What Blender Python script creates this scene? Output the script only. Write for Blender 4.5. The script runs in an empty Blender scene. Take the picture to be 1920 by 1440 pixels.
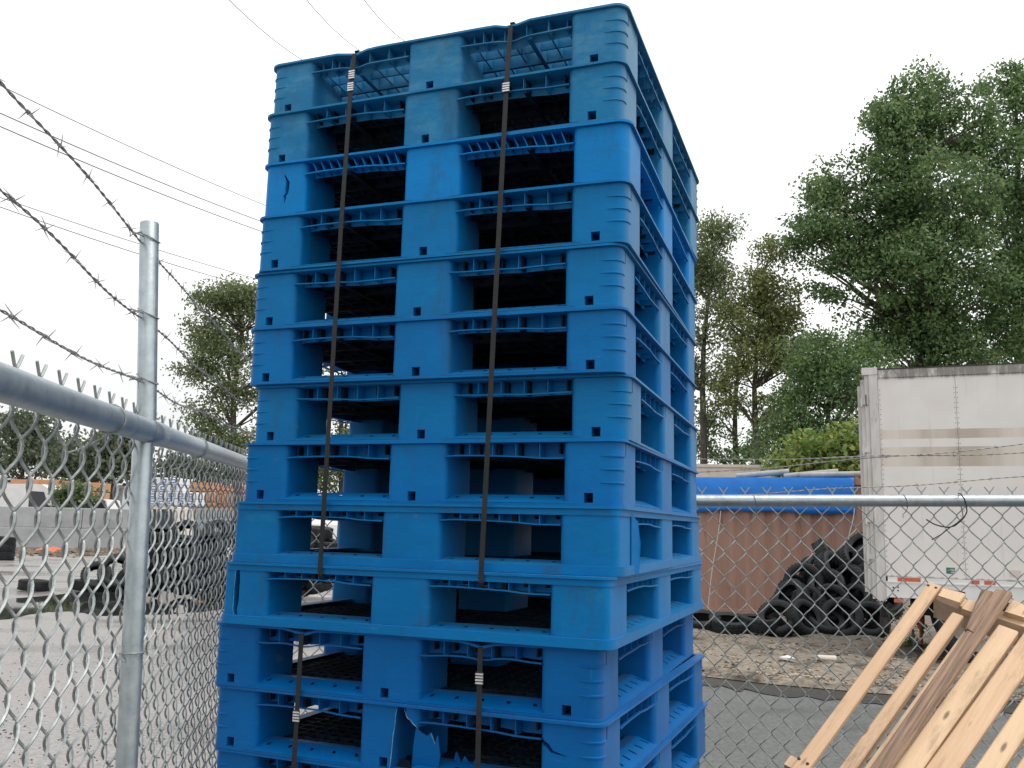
import bpy, math, random
import numpy as np
from mathutils import Vector, Matrix, noise
R = math.radians
random.seed(7); rng = np.random.default_rng(7)
sc = bpy.context.scene; COL = sc.collection

# ------------------------------------------------------------------ camera
EYE = Vector((0, 0, 1.6105)); FPX = 1675.14; PITCH = 0.157927; ROLL = 0.022174
fw = Vector((0, math.cos(PITCH), math.sin(PITCH))); up = Vector((0, -math.sin(PITCH), math.cos(PITCH))); rt = Vector((1, 0, 0))
cx = math.cos(ROLL)*rt + math.sin(ROLL)*up; cu = -math.sin(ROLL)*rt + math.cos(ROLL)*up
cam = bpy.data.cameras.new('camera'); camo = bpy.data.objects.new('camera', cam); COL.objects.link(camo)
cam.sensor_width = 36; cam.lens = FPX/1920*36; cam.clip_end = 3000; cam.clip_start = 0.05
camo.matrix_world = Matrix(((cx.x, cu.x, -fw.x, EYE.x), (cx.y, cu.y, -fw.y, EYE.y), (cx.z, cu.z, -fw.z, EYE.z), (0, 0, 0, 1)))
sc.camera = camo
def at(px, py, Y):                       # the point at distance Y ahead seen at photo pixel px, py
    d = fw + cx*((px-960)/FPX) + cu*((720-py)/FPX)
    return EYE + d*(Y/d.y)
def ground(px, py, z=0.0):
    d = fw + cx*((px-960)/FPX) + cu*((720-py)/FPX)
    return EYE + d*((z-EYE.z)/d.z)

# ------------------------------------------------------------------ sky and sun
SUN_EL, SUN_AZ = R(64), R(120)           # azimuth clockwise from +Y
w = bpy.data.worlds.new('World'); sc.world = w; w.use_nodes = True
nt = w.node_tree; nt.nodes.clear(); N = nt.nodes.new; LK = nt.links.new
sky = N('ShaderNodeTexSky'); sky.sky_type = 'NISHITA'; sky.sun_disc = False
sky.sun_elevation = SUN_EL; sky.sun_rotation = SUN_AZ; sky.dust_density = 3
tc = N('ShaderNodeTexCoord'); no = N('ShaderNodeTexNoise'); no.inputs['Scale'].default_value = 1.7; no.inputs['Detail'].default_value = 5
cr = N('ShaderNodeValToRGB'); cr.color_ramp.elements[0].position = .40; cr.color_ramp.elements[1].position = .74
cr.color_ramp.elements[0].color = (.49, .49, .488, 1); cr.color_ramp.elements[1].color = (1, 1, 1, 1)
sc_ = N('ShaderNodeVectorMath'); sc_.operation = 'SCALE'; sc_.inputs['Scale'].default_value = 12.4
mx = N('ShaderNodeMix'); mx.data_type = 'RGBA'; mx.inputs[0].default_value = .9
bg = N('ShaderNodeBackground'); bg.inputs['Strength'].default_value = .1; wo = N('ShaderNodeOutputWorld')
LK(tc.outputs['Generated'], no.inputs['Vector']); LK(no.outputs['Fac'], cr.inputs['Fac']); LK(cr.outputs['Color'], sc_.inputs[0])
LK(sky.outputs['Color'], mx.inputs[6]); LK(sc_.outputs['Vector'], mx.inputs[7]); LK(mx.outputs[2], bg.inputs['Color']); LK(bg.outputs[0], wo.inputs[0])
sun = bpy.data.lights.new('sun', 'SUN'); suno = bpy.data.objects.new('sun', sun); COL.objects.link(suno)
sun.energy = 1.3; sun.angle = R(35); sun.color = (1, .97, .93)
sd = Vector((math.sin(SUN_AZ)*math.cos(SUN_EL), math.cos(SUN_AZ)*math.cos(SUN_EL), math.sin(SUN_EL)))
suno.rotation_euler = sd.to_track_quat('Z', 'Y').to_euler()
vs = sc.view_settings; vs.view_transform = 'Standard'; vs.look = 'None'; vs.exposure = 0.64; vs.gamma = 1.0; vs.use_curve_mapping = False

# ------------------------------------------------------------------ helpers
class MB:
    def __init__(s): s.v = []; s.f = []
    def add(s, vs, fs):
        o = len(s.v); s.v += [tuple(x) for x in vs]; s.f += [tuple(i+o for i in f) for f in fs]; return s
    def box(s, a, b, M=None):
        x0, y0, z0 = a; x1, y1, z1 = b
        vs = [Vector(p) for p in ((x0,y0,z0),(x1,y0,z0),(x1,y1,z0),(x0,y1,z0),(x0,y0,z1),(x1,y0,z1),(x1,y1,z1),(x0,y1,z1))]
        if M is not None: vs = [M @ p for p in vs]
        return s.add(vs, [(0,3,2,1),(4,5,6,7),(0,1,5,4),(1,2,6,5),(2,3,7,6),(3,0,4,7)])
    def tube(s, pts, r, n=6, cap=True, up0=None):
        pts = [Vector(p) for p in pts]; m = len(pts)
        rs = r if isinstance(r, (list, tuple)) else [r]*m
        t0 = (pts[1]-pts[0]).normalized()
        u = up0 or (Vector((0,0,1)) if abs(t0.z) < .9 else Vector((1,0,0)))
        vs = []; fs = []
        for i, p in enumerate(pts):
            t = (pts[min(i+1,m-1)]-pts[max(i-1,0)]).normalized()
            a = u - t*u.dot(t)
            if a.length < 1e-6: a = t.orthogonal()
            a.normalize(); b = t.cross(a); u = a
            vs += [p + (a*math.cos(2*math.pi*k/n)+b*math.sin(2*math.pi*k/n))*rs[i] for k in range(n)]
        for i in range(m-1):
            for k in range(n):
                k2 = (k+1) % n
                fs.append((i*n+k, i*n+k2, (i+1)*n+k2, (i+1)*n+k))
        if cap: fs += [tuple(range(n))[::-1], tuple(range((m-1)*n, m*n))]
        return s.add(vs, fs)
    def ribbon(s, pts, wvec, wid, th, nrm=None):
        pts = [Vector(p) for p in pts]; wv = Vector(wvec).normalized()*wid/2; m = len(pts); vs = []; fs = []
        for i, p in enumerate(pts):
            t = (pts[min(i+1,m-1)]-pts[max(i-1,0)]).normalized(); nn = t.cross(wv).normalized()*th/2
            vs += [p-wv-nn, p+wv-nn, p+wv+nn, p-wv+nn]
        for i in range(m-1):
            for k in range(4): fs.append((i*4+k, i*4+(k+1)%4, (i+1)*4+(k+1)%4, (i+1)*4+k))
        fs += [(3,2,1,0), tuple(range((m-1)*4, m*4))]
        return s.add(vs, fs)
    def prism(s, poly, z0, z1, M=None):   # poly: xy points counter-clockwise
        n = len(poly); vs = [Vector((x,y,z0)) for x,y in poly] + [Vector((x,y,z1)) for x,y in poly]
        if M is not None: vs = [M @ p for p in vs]
        return s.add(vs, [tuple(range(n))[::-1], tuple(range(n,2*n))] + [(k,(k+1)%n,n+(k+1)%n,n+k) for k in range(n)])
    def lathe(s, prof, n=24, M=None, closed=True):   # profile (r, z) swept about Z
        m = len(prof); vs = []; fs = []
        for i in range(n):
            a = 2*math.pi*i/n
            vs += [Vector((r*math.cos(a), r*math.sin(a), z)) for r, z in prof]
        if M is not None: vs = [M @ p for p in vs]
        for i in range(n):
            j = (i+1) % n
            for k in range(m if closed else m-1):
                k2 = (k+1) % m
                fs.append((i*m+k, j*m+k, j*m+k2, i*m+k2))
        return s.add(vs, fs)
    def mesh(s, name, smooth=40):
        me = bpy.data.meshes.new(name); me.from_pydata(s.v, [], s.f); me.update()
        if smooth:
            me.polygons.foreach_set('use_smooth', [True]*len(me.polygons)); me.set_sharp_from_angle(angle=R(smooth))
        return me
    def build(s, name, mat, parent=None, smooth=40): return link(name, s.mesh(name, smooth), mat, parent)
def link(name, me, mat, parent=None):
    o = bpy.data.objects.new(name, me); COL.objects.link(o)
    if not me.materials: me.materials.append(mat)
    elif me.materials[0] != mat:
        o.material_slots[0].link = 'OBJECT'; o.material_slots[0].material = mat
    if parent: o.parent = parent
    return o
def tag(o, label=None, cat=None, group=None, kind=None):
    if label: o['label'] = label
    if cat: o['category'] = cat
    if group: o['group'] = group
    if kind: o['kind'] = kind
    return o
def empty(name, loc=(0,0,0), label=None, cat=None, group=None, M=None):
    o = bpy.data.objects.new(name, None); COL.objects.link(o); o.empty_display_size = .1
    if M is not None: o.matrix_world = M
    else: o.location = loc
    return tag(o, label, cat, group)
def frame_m(o, ex, ez=(0,0,1)):          # local X along ex, local Z near ez
    ex = Vector(ex).normalized(); ey = Vector(ez).cross(ex).normalized(); e3 = ex.cross(ey)
    return Matrix(((ex.x,ey.x,e3.x,o[0]),(ex.y,ey.y,e3.y,o[1]),(ex.z,ey.z,e3.z,o[2]),(0,0,0,1)))
def roundrect(x0, y0, x1, y1, r, n=5):   # r: radius, or four radii for the corners (x0y0, x1y0, x1y1, x0y1)
    rs = r if isinstance(r, (list, tuple)) else [r]*4; out = []
    for (cx_, cy_, a0), rr in zip(((x0,y0,180),(x1,y0,270),(x1,y1,0),(x0,y1,90)), rs):
        sx = 1 if cx_ == x0 else -1; sy = 1 if cy_ == y0 else -1
        k = n if rr > 0 else 0
        for i in range(k+1):
            a = R(a0 + (90*i/k if k else 0)); out.append((cx_+sx*rr+rr*math.cos(a), cy_+sy*rr+rr*math.sin(a)))
    return out
def cut(me, cutters):                    # boolean difference of a closed mesh with closed cutter builders
    o = bpy.data.objects.new('cut_tmp', me); COL.objects.link(o); tmp = []
    for c in cutters:
        co = bpy.data.objects.new('cutter_tmp', c.mesh('cutter', 0)); COL.objects.link(co); tmp.append(co)
        m = o.modifiers.new('b', 'BOOLEAN'); m.operation = 'DIFFERENCE'; m.solver = 'EXACT'; m.object = co
    dg = bpy.context.evaluated_depsgraph_get(); nm = bpy.data.meshes.new_from_object(o.evaluated_get(dg)); nm.name = me.name
    for q in tmp + [o]: bpy.data.objects.remove(q)
    nm.polygons.foreach_set('use_smooth', [True]*len(nm.polygons)); nm.set_sharp_from_angle(angle=R(35)); nm.materials.clear()
    return nm

# ------------------------------------------------------------------ materials
def mat(name, c1, c2=None, rough=.6, metal=0, scale=8, detail=6, stretch=None, ramp=(.35,.65), bump=0, bscale=None, spec=.5, rvar=0, c3=None, s3=2, r3=(.55,.7)):
    m = bpy.data.materials.new(name); m.use_nodes = True; t = m.node_tree; b = t.nodes['Principled BSDF']; n = t.nodes.new; l = t.links.new
    b.inputs['Roughness'].default_value = rough; b.inputs['Metallic'].default_value = metal; b.inputs['Specular IOR Level'].default_value = spec
    tcn = n('ShaderNodeTexCoord'); mp = n('ShaderNodeMapping'); l(tcn.outputs['Object'], mp.inputs['Vector'])
    if stretch: mp.inputs['Scale'].default_value = stretch
    if c2 is None: b.inputs['Base Color'].default_value = (*c1, 1)
    else:
        nn = n('ShaderNodeTexNoise'); nn.inputs['Scale'].default_value = scale; nn.inputs['Detail'].default_value = detail; nn.inputs['Roughness'].default_value = .65
        l(mp.outputs[0], nn.inputs['Vector'])
        r = n('ShaderNodeValToRGB'); e = r.color_ramp.elements; e[0].position, e[1].position = ramp; e[0].color = (*c1,1); e[1].color = (*c2,1)
        l(nn.outputs['Fac'], r.inputs['Fac']); out = r.outputs['Color']
        if c3 is not None:
            n3 = n('ShaderNodeTexNoise'); n3.inputs['Scale'].default_value = s3; n3.inputs['Detail'].default_value = 8; n3.inputs['Roughness'].default_value = .7
            l(mp.outputs[0], n3.inputs['Vector'])
            q = n('ShaderNodeMapRange'); q.inputs['From Min'].default_value, q.inputs['From Max'].default_value = r3; l(n3.outputs['Fac'], q.inputs['Value'])
            x = n('ShaderNodeMix'); x.data_type = 'RGBA'; l(q.outputs[0], x.inputs[0]); l(out, x.inputs[6]); x.inputs[7].default_value = (*c3,1); out = x.outputs[2]
        l(out, b.inputs['Base Color'])
        if rvar:
            q = n('ShaderNodeMapRange'); q.inputs['To Min'].default_value = rough-rvar; q.inputs['To Max'].default_value = rough+rvar; l(nn.outputs['Fac'], q.inputs['Value']); l(q.outputs[0], b.inputs['Roughness'])
    if bump:
        bn = n('ShaderNodeTexNoise'); bn.inputs['Scale'].default_value = bscale or scale*3; bn.inputs['Detail'].default_value = 8; l(mp.outputs[0], bn.inputs['Vector'])
        bp = n('ShaderNodeBump'); bp.inputs['Strength'].default_value = bump; bp.inputs['Distance'].default_value = .01; l(bn.outputs['Fac'], bp.inputs['Height']); l(bp.outputs[0], b.inputs['Normal'])
    return m
W_HALF = .5
def plastic(name, c, wear, amt, side_pale=.12):
    d = tuple(x*.8 for x in c)
    m = mat(name, d, c, rough=.46, scale=5, stretch=(1,1,2.2), ramp=(.3,.62), bump=.06, bscale=60, spec=.14, rvar=.1, c3=wear, s3=9, r3=amt)
    t = m.node_tree; b = t.nodes['Principled BSDF']; n = t.nodes.new; l = t.links.new; src = b.inputs['Base Color'].links[0].from_socket
    tcn = n('ShaderNodeTexCoord'); oi = n('ShaderNodeObjectInfo'); k = n('ShaderNodeVectorMath'); k.operation = 'SCALE'; k.inputs[0].default_value = (7.1,3.3,5.7); l(oi.outputs['Random'], k.inputs['Scale'])
    va = n('ShaderNodeVectorMath'); va.operation = 'ADD'; l(tcn.outputs['Object'], va.inputs[0]); l(k.outputs[0], va.inputs[1])
    for q in [x for x in t.nodes if x.type == 'MAPPING']: l(va.outputs[0], q.inputs['Vector'])
    def layer(src, scl, rot, nsc, lo, hi, amt_, col):
        mp = n('ShaderNodeMapping'); mp.inputs['Scale'].default_value = scl; mp.inputs['Rotation'].default_value = rot; l(va.outputs[0], mp.inputs[0])
        a = n('ShaderNodeTexNoise'); a.inputs['Scale'].default_value = nsc; a.inputs['Detail'].default_value = 7; a.inputs['Roughness'].default_value = .7; l(mp.outputs[0], a.inputs[0])
        q = n('ShaderNodeMapRange'); q.inputs['From Min'].default_value = lo; q.inputs['From Max'].default_value = hi; q.inputs['To Max'].default_value = amt_; l(a.outputs['Fac'], q.inputs[0])
        x = n('ShaderNodeMix'); x.data_type = 'RGBA'; l(q.outputs[0], x.inputs[0]); l(src, x.inputs[6]); x.inputs[7].default_value = (*col,1); return x.outputs[2]
    o = layer(src, (3,3,60), (0,.5,0), 3, .62, .72, .32, tuple(min(1,x*1.1+.07) for x in c))      # fine scratches
    o = layer(o, (40,40,3), (0,.25,0), 3, .64, .74, .28, tuple(min(1,x*1.1+.06) for x in c))
    o = layer(o, (9,9,3), (0,0,0), 1, .56, .76, .55, (.035,.05,.055))                              # grime running down
    o = layer(o, (5,5,5), (0,0,0), 3, .66, .70, .5, (.10,.15,.17))                                 # dusty spots
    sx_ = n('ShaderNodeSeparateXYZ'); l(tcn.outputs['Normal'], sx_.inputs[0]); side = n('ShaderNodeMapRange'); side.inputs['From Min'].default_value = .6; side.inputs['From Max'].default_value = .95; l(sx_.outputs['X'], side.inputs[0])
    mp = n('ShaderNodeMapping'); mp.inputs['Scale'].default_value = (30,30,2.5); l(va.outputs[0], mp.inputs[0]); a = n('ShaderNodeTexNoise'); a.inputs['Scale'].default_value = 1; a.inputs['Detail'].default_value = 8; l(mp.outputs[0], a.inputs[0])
    q = n('ShaderNodeMapRange'); q.inputs['From Min'].default_value = .3; q.inputs['From Max'].default_value = .7; q.inputs['To Min'].default_value = side_pale*.25; q.inputs['To Max'].default_value = side_pale; l(a.outputs['Fac'], q.inputs[0])
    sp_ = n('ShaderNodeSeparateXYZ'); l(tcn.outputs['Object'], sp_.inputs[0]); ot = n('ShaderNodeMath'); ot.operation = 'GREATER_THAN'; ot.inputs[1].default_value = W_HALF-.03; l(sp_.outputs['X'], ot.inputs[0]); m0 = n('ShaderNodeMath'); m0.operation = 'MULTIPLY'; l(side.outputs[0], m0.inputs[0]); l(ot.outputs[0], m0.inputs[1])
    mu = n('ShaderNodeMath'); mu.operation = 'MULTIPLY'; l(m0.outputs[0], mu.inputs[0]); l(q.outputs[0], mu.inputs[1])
    x = n('ShaderNodeMix'); x.data_type = 'RGBA'; l(mu.outputs[0], x.inputs[0]); l(o, x.inputs[6]); x.inputs[7].default_value = tuple(v*.45+k_ for v, k_ in zip(c,(.13,.155,.16)))+(1,); o = x.outputs[2]   # paler streaks on the outer right side
    l(o, b.inputs['Base Color']); b.inputs['Sheen Weight'].default_value = .08; b.inputs['Sheen Roughness'].default_value = .28; b.inputs['Sheen Tint'].default_value = (.9,.95,1,1); return m
MP = {'faded': plastic('faded_blue_plastic', (0.018,0.185,0.382), (.08,.26,.40), (.46,.74), .6),
      'faded2': plastic('faded_blue_plastic_two', (0.010,0.178,0.387), (.06,.24,.39), (.5,.76), .6),
      'bright': plastic('bright_blue_plastic', (0.000,0.205,0.545), (.01,.25,.50), (.62,.85)),
      'blue': plastic('blue_plastic', (0.000,0.165,0.420), (.01,.20,.38), (.6,.85), .5),
      'mid': plastic('mid_blue_plastic', (0.000,0.146,0.409), (.01,.18,.38), (.62,.86)),
      'deep': plastic('deep_blue_plastic', (0.000,0.115,0.365), (.0,.155,.35), (.64,.86)),
      'cyan': plastic('cyan_blue_plastic', (0.000,0.156,0.414), (.01,.22,.39), (.58,.85))}
M_grime_shade = mat('dirty_shaded_blue_plastic', (.006,.012,.018), (.012,.045,.095), rough=.7, scale=12, ramp=(.42,.75), bump=.3, bscale=40, spec=.2, c3=(.045,.04,.032), s3=6, r3=(.58,.72))  # interior shade painted into the deck lattices, plus some dirt
M_galv = mat('galvanised_steel', (.31,.365,.39), (.48,.53,.545), rough=.38, metal=.65, scale=30, ramp=(.3,.7), bump=.05, bscale=200, rvar=.08, c3=(.26,.25,.22), s3=14, r3=(.6,.75))
M_wire = mat('galvanised_wire', (.25,.285,.28), (.42,.445,.435), rough=.5, metal=.55, scale=60)
M_barb = mat('weathered_barbed_wire', (.22,.215,.21), (.38,.375,.365), rough=.6, metal=.3, scale=80)
M_torn = mat('whitened_torn_plastic', (.16,.34,.46), (.42,.56,.62), rough=.6, scale=80)
M_strap = mat('black_strapping', (.003,.005,.006), (.010,.013,.014), rough=.65, scale=60)
M_seal = mat('steel_seal', (.55,.56,.56), (.75,.75,.74), rough=.35, metal=.7, scale=120)
M_wood = mat('fresh_pine', (.56,.36,.21), (.70,.49,.315), rough=.75, scale=5, stretch=(.6,9,9), ramp=(.25,.75), bump=.25, bscale=10, c3=(.30,.18,.09), s3=3, r3=(.6,.76))
M_wood2 = mat('pale_pine', (.62,.43,.265), (.74,.54,.35), rough=.75, scale=4, stretch=(.5,8,8), ramp=(.3,.75), bump=.2, bscale=10, c3=(.36,.22,.12), s3=2.4, r3=(.62,.78))
M_oldwood = mat('weathered_dark_wood', (.15,.092,.06), (.42,.28,.19), rough=.85, scale=4, stretch=(.8,26,26), ramp=(.3,.72), bump=.6, bscale=6, c3=(.07,.065,.05), s3=1.4, r3=(.5,.64))
def knots(m):
    t = m.node_tree; b = t.nodes['Principled BSDF']; n = t.nodes.new; l = t.links.new; src = b.inputs['Base Color'].links[0].from_socket
    tcn = n('ShaderNodeTexCoord'); oi = n('ShaderNodeObjectInfo'); va = n('ShaderNodeVectorMath'); va.operation = 'ADD'; l(tcn.outputs['Object'], va.inputs[0]); l(oi.outputs['Random'], va.inputs[1])
    mp = n('ShaderNodeMapping'); mp.inputs['Scale'].default_value = (4.3,15,15); l(va.outputs[0], mp.inputs[0]); vo = n('ShaderNodeTexVoronoi'); vo.inputs['Scale'].default_value = 1.0; l(mp.outputs[0], vo.inputs['Vector'])
    q = n('ShaderNodeMapRange'); q.inputs['From Min'].default_value = .05; q.inputs['From Max'].default_value = .11; q.inputs['To Min'].default_value = .8; q.inputs['To Max'].default_value = 0; l(vo.outputs['Distance'], q.inputs[0])
    x = n('ShaderNodeMix'); x.data_type = 'RGBA'; l(q.outputs[0], x.inputs[0]); l(src, x.inputs[6]); x.inputs[7].default_value = (.13,.07,.035,1)
    st = n('ShaderNodeTexNoise'); st.inputs['Scale'].default_value = 2.6; st.inputs['Detail'].default_value = 9; st.inputs['Roughness'].default_value = .75; mp2 = n('ShaderNodeMapping'); mp2.inputs['Scale'].default_value = (1,4,4); l(va.outputs[0], mp2.inputs[0]); l(mp2.outputs[0], st.inputs[0])
    q2 = n('ShaderNodeMapRange'); q2.inputs['From Min'].default_value = .53; q2.inputs['From Max'].default_value = .74; q2.inputs['To Max'].default_value = .8; l(st.outputs['Fac'], q2.inputs[0])
    y = n('ShaderNodeMix'); y.data_type = 'RGBA'; l(q2.outputs[0], y.inputs[0]); l(x.outputs[2], y.inputs[6]); y.inputs[7].default_value = (.20,.135,.08,1); l(y.outputs[2], b.inputs['Base Color'])
knots(M_wood); knots(M_wood2)
M_tyre = mat('tyre_rubber', (.006,.008,.009), (.016,.020,.022), rough=.6, scale=9, bump=.2, bscale=50, spec=.35, c3=(.03,.034,.034), s3=5, r3=(.58,.75))
M_dark = mat('dark_steel', (.015,.014,.013), (.05,.045,.04), rough=.7, scale=12)
M_tarp = mat('blue_tarp', (.0,.16,.60), (.005,.20,.68), rough=.4, scale=3, stretch=(1,1,3), bump=.3, bscale=3)
M_cont = mat('rusty_container_paint', (.29,.165,.125), (.37,.225,.175), rough=.7, scale=2.0, stretch=(3,3,.5), ramp=(.3,.7), bump=.1, c3=(.17,.075,.05), s3=3, r3=(.6,.72))
M_white = mat('white_paint', (.66,.65,.63), (.74,.73,.72), rough=.45, scale=3)
M_cream = mat('cream_paint', (.55,.49,.43), (.64,.58,.52), rough=.6, scale=2)
M_glass = mat('dark_glass', (.03,.035,.04), rough=.08)
M_red = mat('red_reflector', (.48,.10,.05), (.56,.14,.07), rough=.4, scale=30)
M_orange = mat('orange_paint', (.62,.17,.075), (.52,.13,.06), rough=.6, scale=8)
M_green = mat('green_sticker', (.03,.16,.11), rough=.5)
M_conc = mat('concrete', (.30,.315,.32), (.40,.415,.42), rough=.85, scale=1.2, ramp=(.3,.7), bump=.2, bscale=12, c3=(.24,.25,.25), s3=.5, r3=(.5,.7))
M_lumber = mat('cut_lumber', (.50,.24,.11), (.62,.33,.17), rough=.8, scale=3, stretch=(1,1,8))
M_wrap = mat('white_wrap', (.62,.65,.70), (.70,.72,.76), rough=.4, scale=2)
M_bluelogo = mat('blue_print', (.08,.16,.42), rough=.5)
M_trim0 = mat('dull_pipe', (.30,.29,.27), (.42,.41,.38), rough=.6, scale=4)
M_rope = mat('pale_rope', (.5,.5,.48), rough=.8)
M_bark = mat('tree_bark', (.045,.038,.030), (.11,.095,.08), rough=.9, scale=6, stretch=(3,3,.7), bump=.6, bscale=14)
def leafmat(name, a, b, c):
    m = bpy.data.materials.new(name); m.use_nodes = True; t = m.node_tree; t.nodes.clear(); n = t.nodes.new; l = t.links.new
    g = n('ShaderNodeNewGeometry'); r = n('ShaderNodeValToRGB'); e = r.color_ramp.elements
    e[0].color = (*a,1); e[1].color = (*c,1); k = e.new(.55); k.color = (*b,1)
    l(g.outputs['Random Per Island'], r.inputs['Fac'])
    d = n('ShaderNodeBsdfPrincipled'); d.inputs['Roughness'].default_value = .5; d.inputs['Specular IOR Level'].default_value = .35; tr = n('ShaderNodeBsdfTranslucent')
    hs = n('ShaderNodeHueSaturation'); hs.inputs['Value'].default_value = 1.5; hs.inputs['Hue'].default_value = .485; l(r.outputs[0], hs.inputs['Color'])
    l(r.outputs[0], d.inputs['Base Color']); l(hs.outputs[0], tr.inputs['Color']); x = n('ShaderNodeMixShader'); x.inputs[0].default_value = .4
    l(d.outputs[0], x.inputs[1]); l(tr.outputs[0], x.inputs[2]); o = n('ShaderNodeOutputMaterial'); l(x.outputs[0], o.inputs[0]); return m
L_dark = leafmat('dark_green_leaves', (.045,.095,.036), (.105,.185,.07), (.22,.295,.12))
L_yel = leafmat('yellow_green_leaves', (.08,.115,.04), (.18,.22,.08), (.34,.34,.14))
L_bright = leafmat('bright_shrub_leaves', (.07,.14,.03), (.17,.26,.07), (.34,.36,.09))
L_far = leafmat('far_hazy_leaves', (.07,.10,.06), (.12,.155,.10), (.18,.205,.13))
L_left = leafmat('olive_leaves', (.065,.105,.045), (.14,.19,.09), (.26,.29,.14))

# ------------------------------------------------------------------ ground
def sheet(name, pts, z, m, sub=None):
    b = MB(); b.add([(p[0], p[1], z) for p in pts], [tuple(range(len(pts)))]); return tag(b.build(name, m, smooth=0), kind='structure')
M_yard = bpy.data.materials.new('wet_yard_surface'); M_yard.use_nodes = True
def yardmat(m, cols, wet, scale):
    t = m.node_tree; b = t.nodes['Principled BSDF']; n = t.nodes.new; l = t.links.new
    tcn = n('ShaderNodeTexCoord'); a = n('ShaderNodeTexNoise'); a.inputs['Scale'].default_value = scale; a.inputs['Detail'].default_value = 9; a.inputs['Roughness'].default_value = .6
    mp = n('ShaderNodeMapping'); mp.inputs['Scale'].default_value = (.6,1.4,1); l(tcn.outputs['Object'], mp.inputs[0]); l(mp.outputs[0], a.inputs['Vector'])
    r = n('ShaderNodeValToRGB'); e = r.color_ramp.elements; e[0].position = .3; e[1].position = .7; e[0].color = (*cols[0],1); e[1].color = (*cols[1],1)
    l(a.outputs['Fac'], r.inputs['Fac'])
    f = n('ShaderNodeTexNoise'); f.inputs['Scale'].default_value = 26; f.inputs['Detail'].default_value = 8; l(tcn.outputs['Object'], f.inputs['Vector'])
    q = n('ShaderNodeMapRange'); q.inputs['From Min'].default_value = .35; q.inputs['From Max'].default_value = .65; q.inputs['To Min'].default_value = .72; q.inputs['To Max'].default_value = 1.15; l(f.outputs['Fac'], q.inputs['Value'])
    x = n('ShaderNodeVectorMath'); x.operation = 'SCALE'; l(r.outputs[0], x.inputs[0]); l(q.outputs[0], x.inputs['Scale']); l(x.outputs[0], b.inputs['Base Color'])
    rr = n('ShaderNodeMapRange'); rr.inputs['From Min'].default_value = .38; rr.inputs['From Max'].default_value = .6; rr.inputs['To Min'].default_value = wet[0]; rr.inputs['To Max'].default_value = wet[1]; l(a.outputs['Fac'], rr.inputs['Value']); l(rr.outputs[0], b.inputs['Roughness'])
    bp = n('ShaderNodeBump'); bp.inputs['Strength'].default_value = .25; bp.inputs['Distance'].default_value = .02; l(f.outputs['Fac'], bp.inputs['Height']); l(bp.outputs[0], b.inputs['Normal'])
yardmat(M_yard, ((.21,.195,.185), (.33,.305,.29)), (.12,.55), .45)
M_road = bpy.data.materials.new('grey_asphalt'); M_road.use_nodes = True; yardmat(M_road, ((.085,.09,.087), (.15,.155,.147)), (.45,.85), .9)
M_verge = mat('leaf_littered_gravel', (.14,.118,.092), (.32,.275,.22), rough=.9, scale=9, detail=10, ramp=(.35,.68), bump=.8, bscale=30, c3=(.055,.05,.035), s3=1.3, r3=(.52,.66))
M_soil = mat('wet_soil', (.022,.02,.016), (.05,.045,.035), rough=.5, scale=10, bump=.5)
M_water = mat('puddle_water', (.035,.036,.036), rough=.03)
sheet('ground', [(-420,-60),(420,-60),(420,620),(-420,620)], 0, M_yard)
e0, e1, e2, e3 = ground(1300,1283), ground(1480,1305), ground(1700,1325), ground(1960,1340)
road_edge = [(-.2, e0.y+.9), (.8, e0.y+.35), e0.xy, e1.xy, e2.xy, e3.xy, (7, e3.y-.2), (14, e3.y-.6)]
sheet('road', [(-.2,3.9), (14,3.9)] + [tuple(p) for p in reversed(road_edge)], .004, M_road)
M_apron = bpy.data.materials.new('low_bounce_dark_ground'); M_apron.use_nodes = True; yardmat(M_apron, ((.035,.037,.036), (.06,.062,.06)), (.5,.85), .5)
sheet('unseen_dark_apron', [(-.35,-40),(40,-40),(40,3.86),(-.6,3.86)], .004, M_apron)  # unseen foreground sheet, made dark to cut bounce onto the pallet undersides
def strip(name, edge, d0, d1, z, m, jit):
    b = MB(); n = 60; pts = []
    E_ = [Vector(p) for p in edge]
    def samp(t):
        k = t*(len(E_)-1); i = min(int(k), len(E_)-2); return E_[i].lerp(E_[i+1], k-i)
    for i in range(n+1):
        p = samp(i/n); pts.append((p.x, p.y+d0+random.uniform(-jit,jit)))
    for i in range(n, -1, -1):
        p = samp(i/n); pts.append((p.x, p.y+d1+random.uniform(-jit,jit)))
    return sheet(name, pts, z, m)
strip('soil_edge', road_edge, -.05, .8, .012, M_soil, .16)
# gravel verge with real relief
b = MB(); nx, ny = 90, 60; X0, X1, Y0, Y1 = -.2, 13, 9.05, 24
for j in range(ny+1):
    for i in range(nx+1):
        x = X0+(X1-X0)*i/nx; y = Y0+(Y1-Y0)*(j/ny)**1.4
        edge = np.interp(x, [p[0] for p in road_edge], [p[1] for p in road_edge])+.55
        y = y + (edge-Y0)*(1-j/ny)
        z = .02+.05*min(1,j/6) + (.025*math.sin(x*3.1+y*1.7)+.02*math.sin(x*7.3-y*4.1)+random.uniform(-.012,.012))*(j>0)
        b.v.append((x, y, max(z,.014)))
for j in range(ny):
    for i in range(nx):
        k = j*(nx+1)+i; b.f.append((k,k+1,k+nx+2,k+nx+1))
tag(b.build('verge', M_verge), kind='structure')
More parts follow.
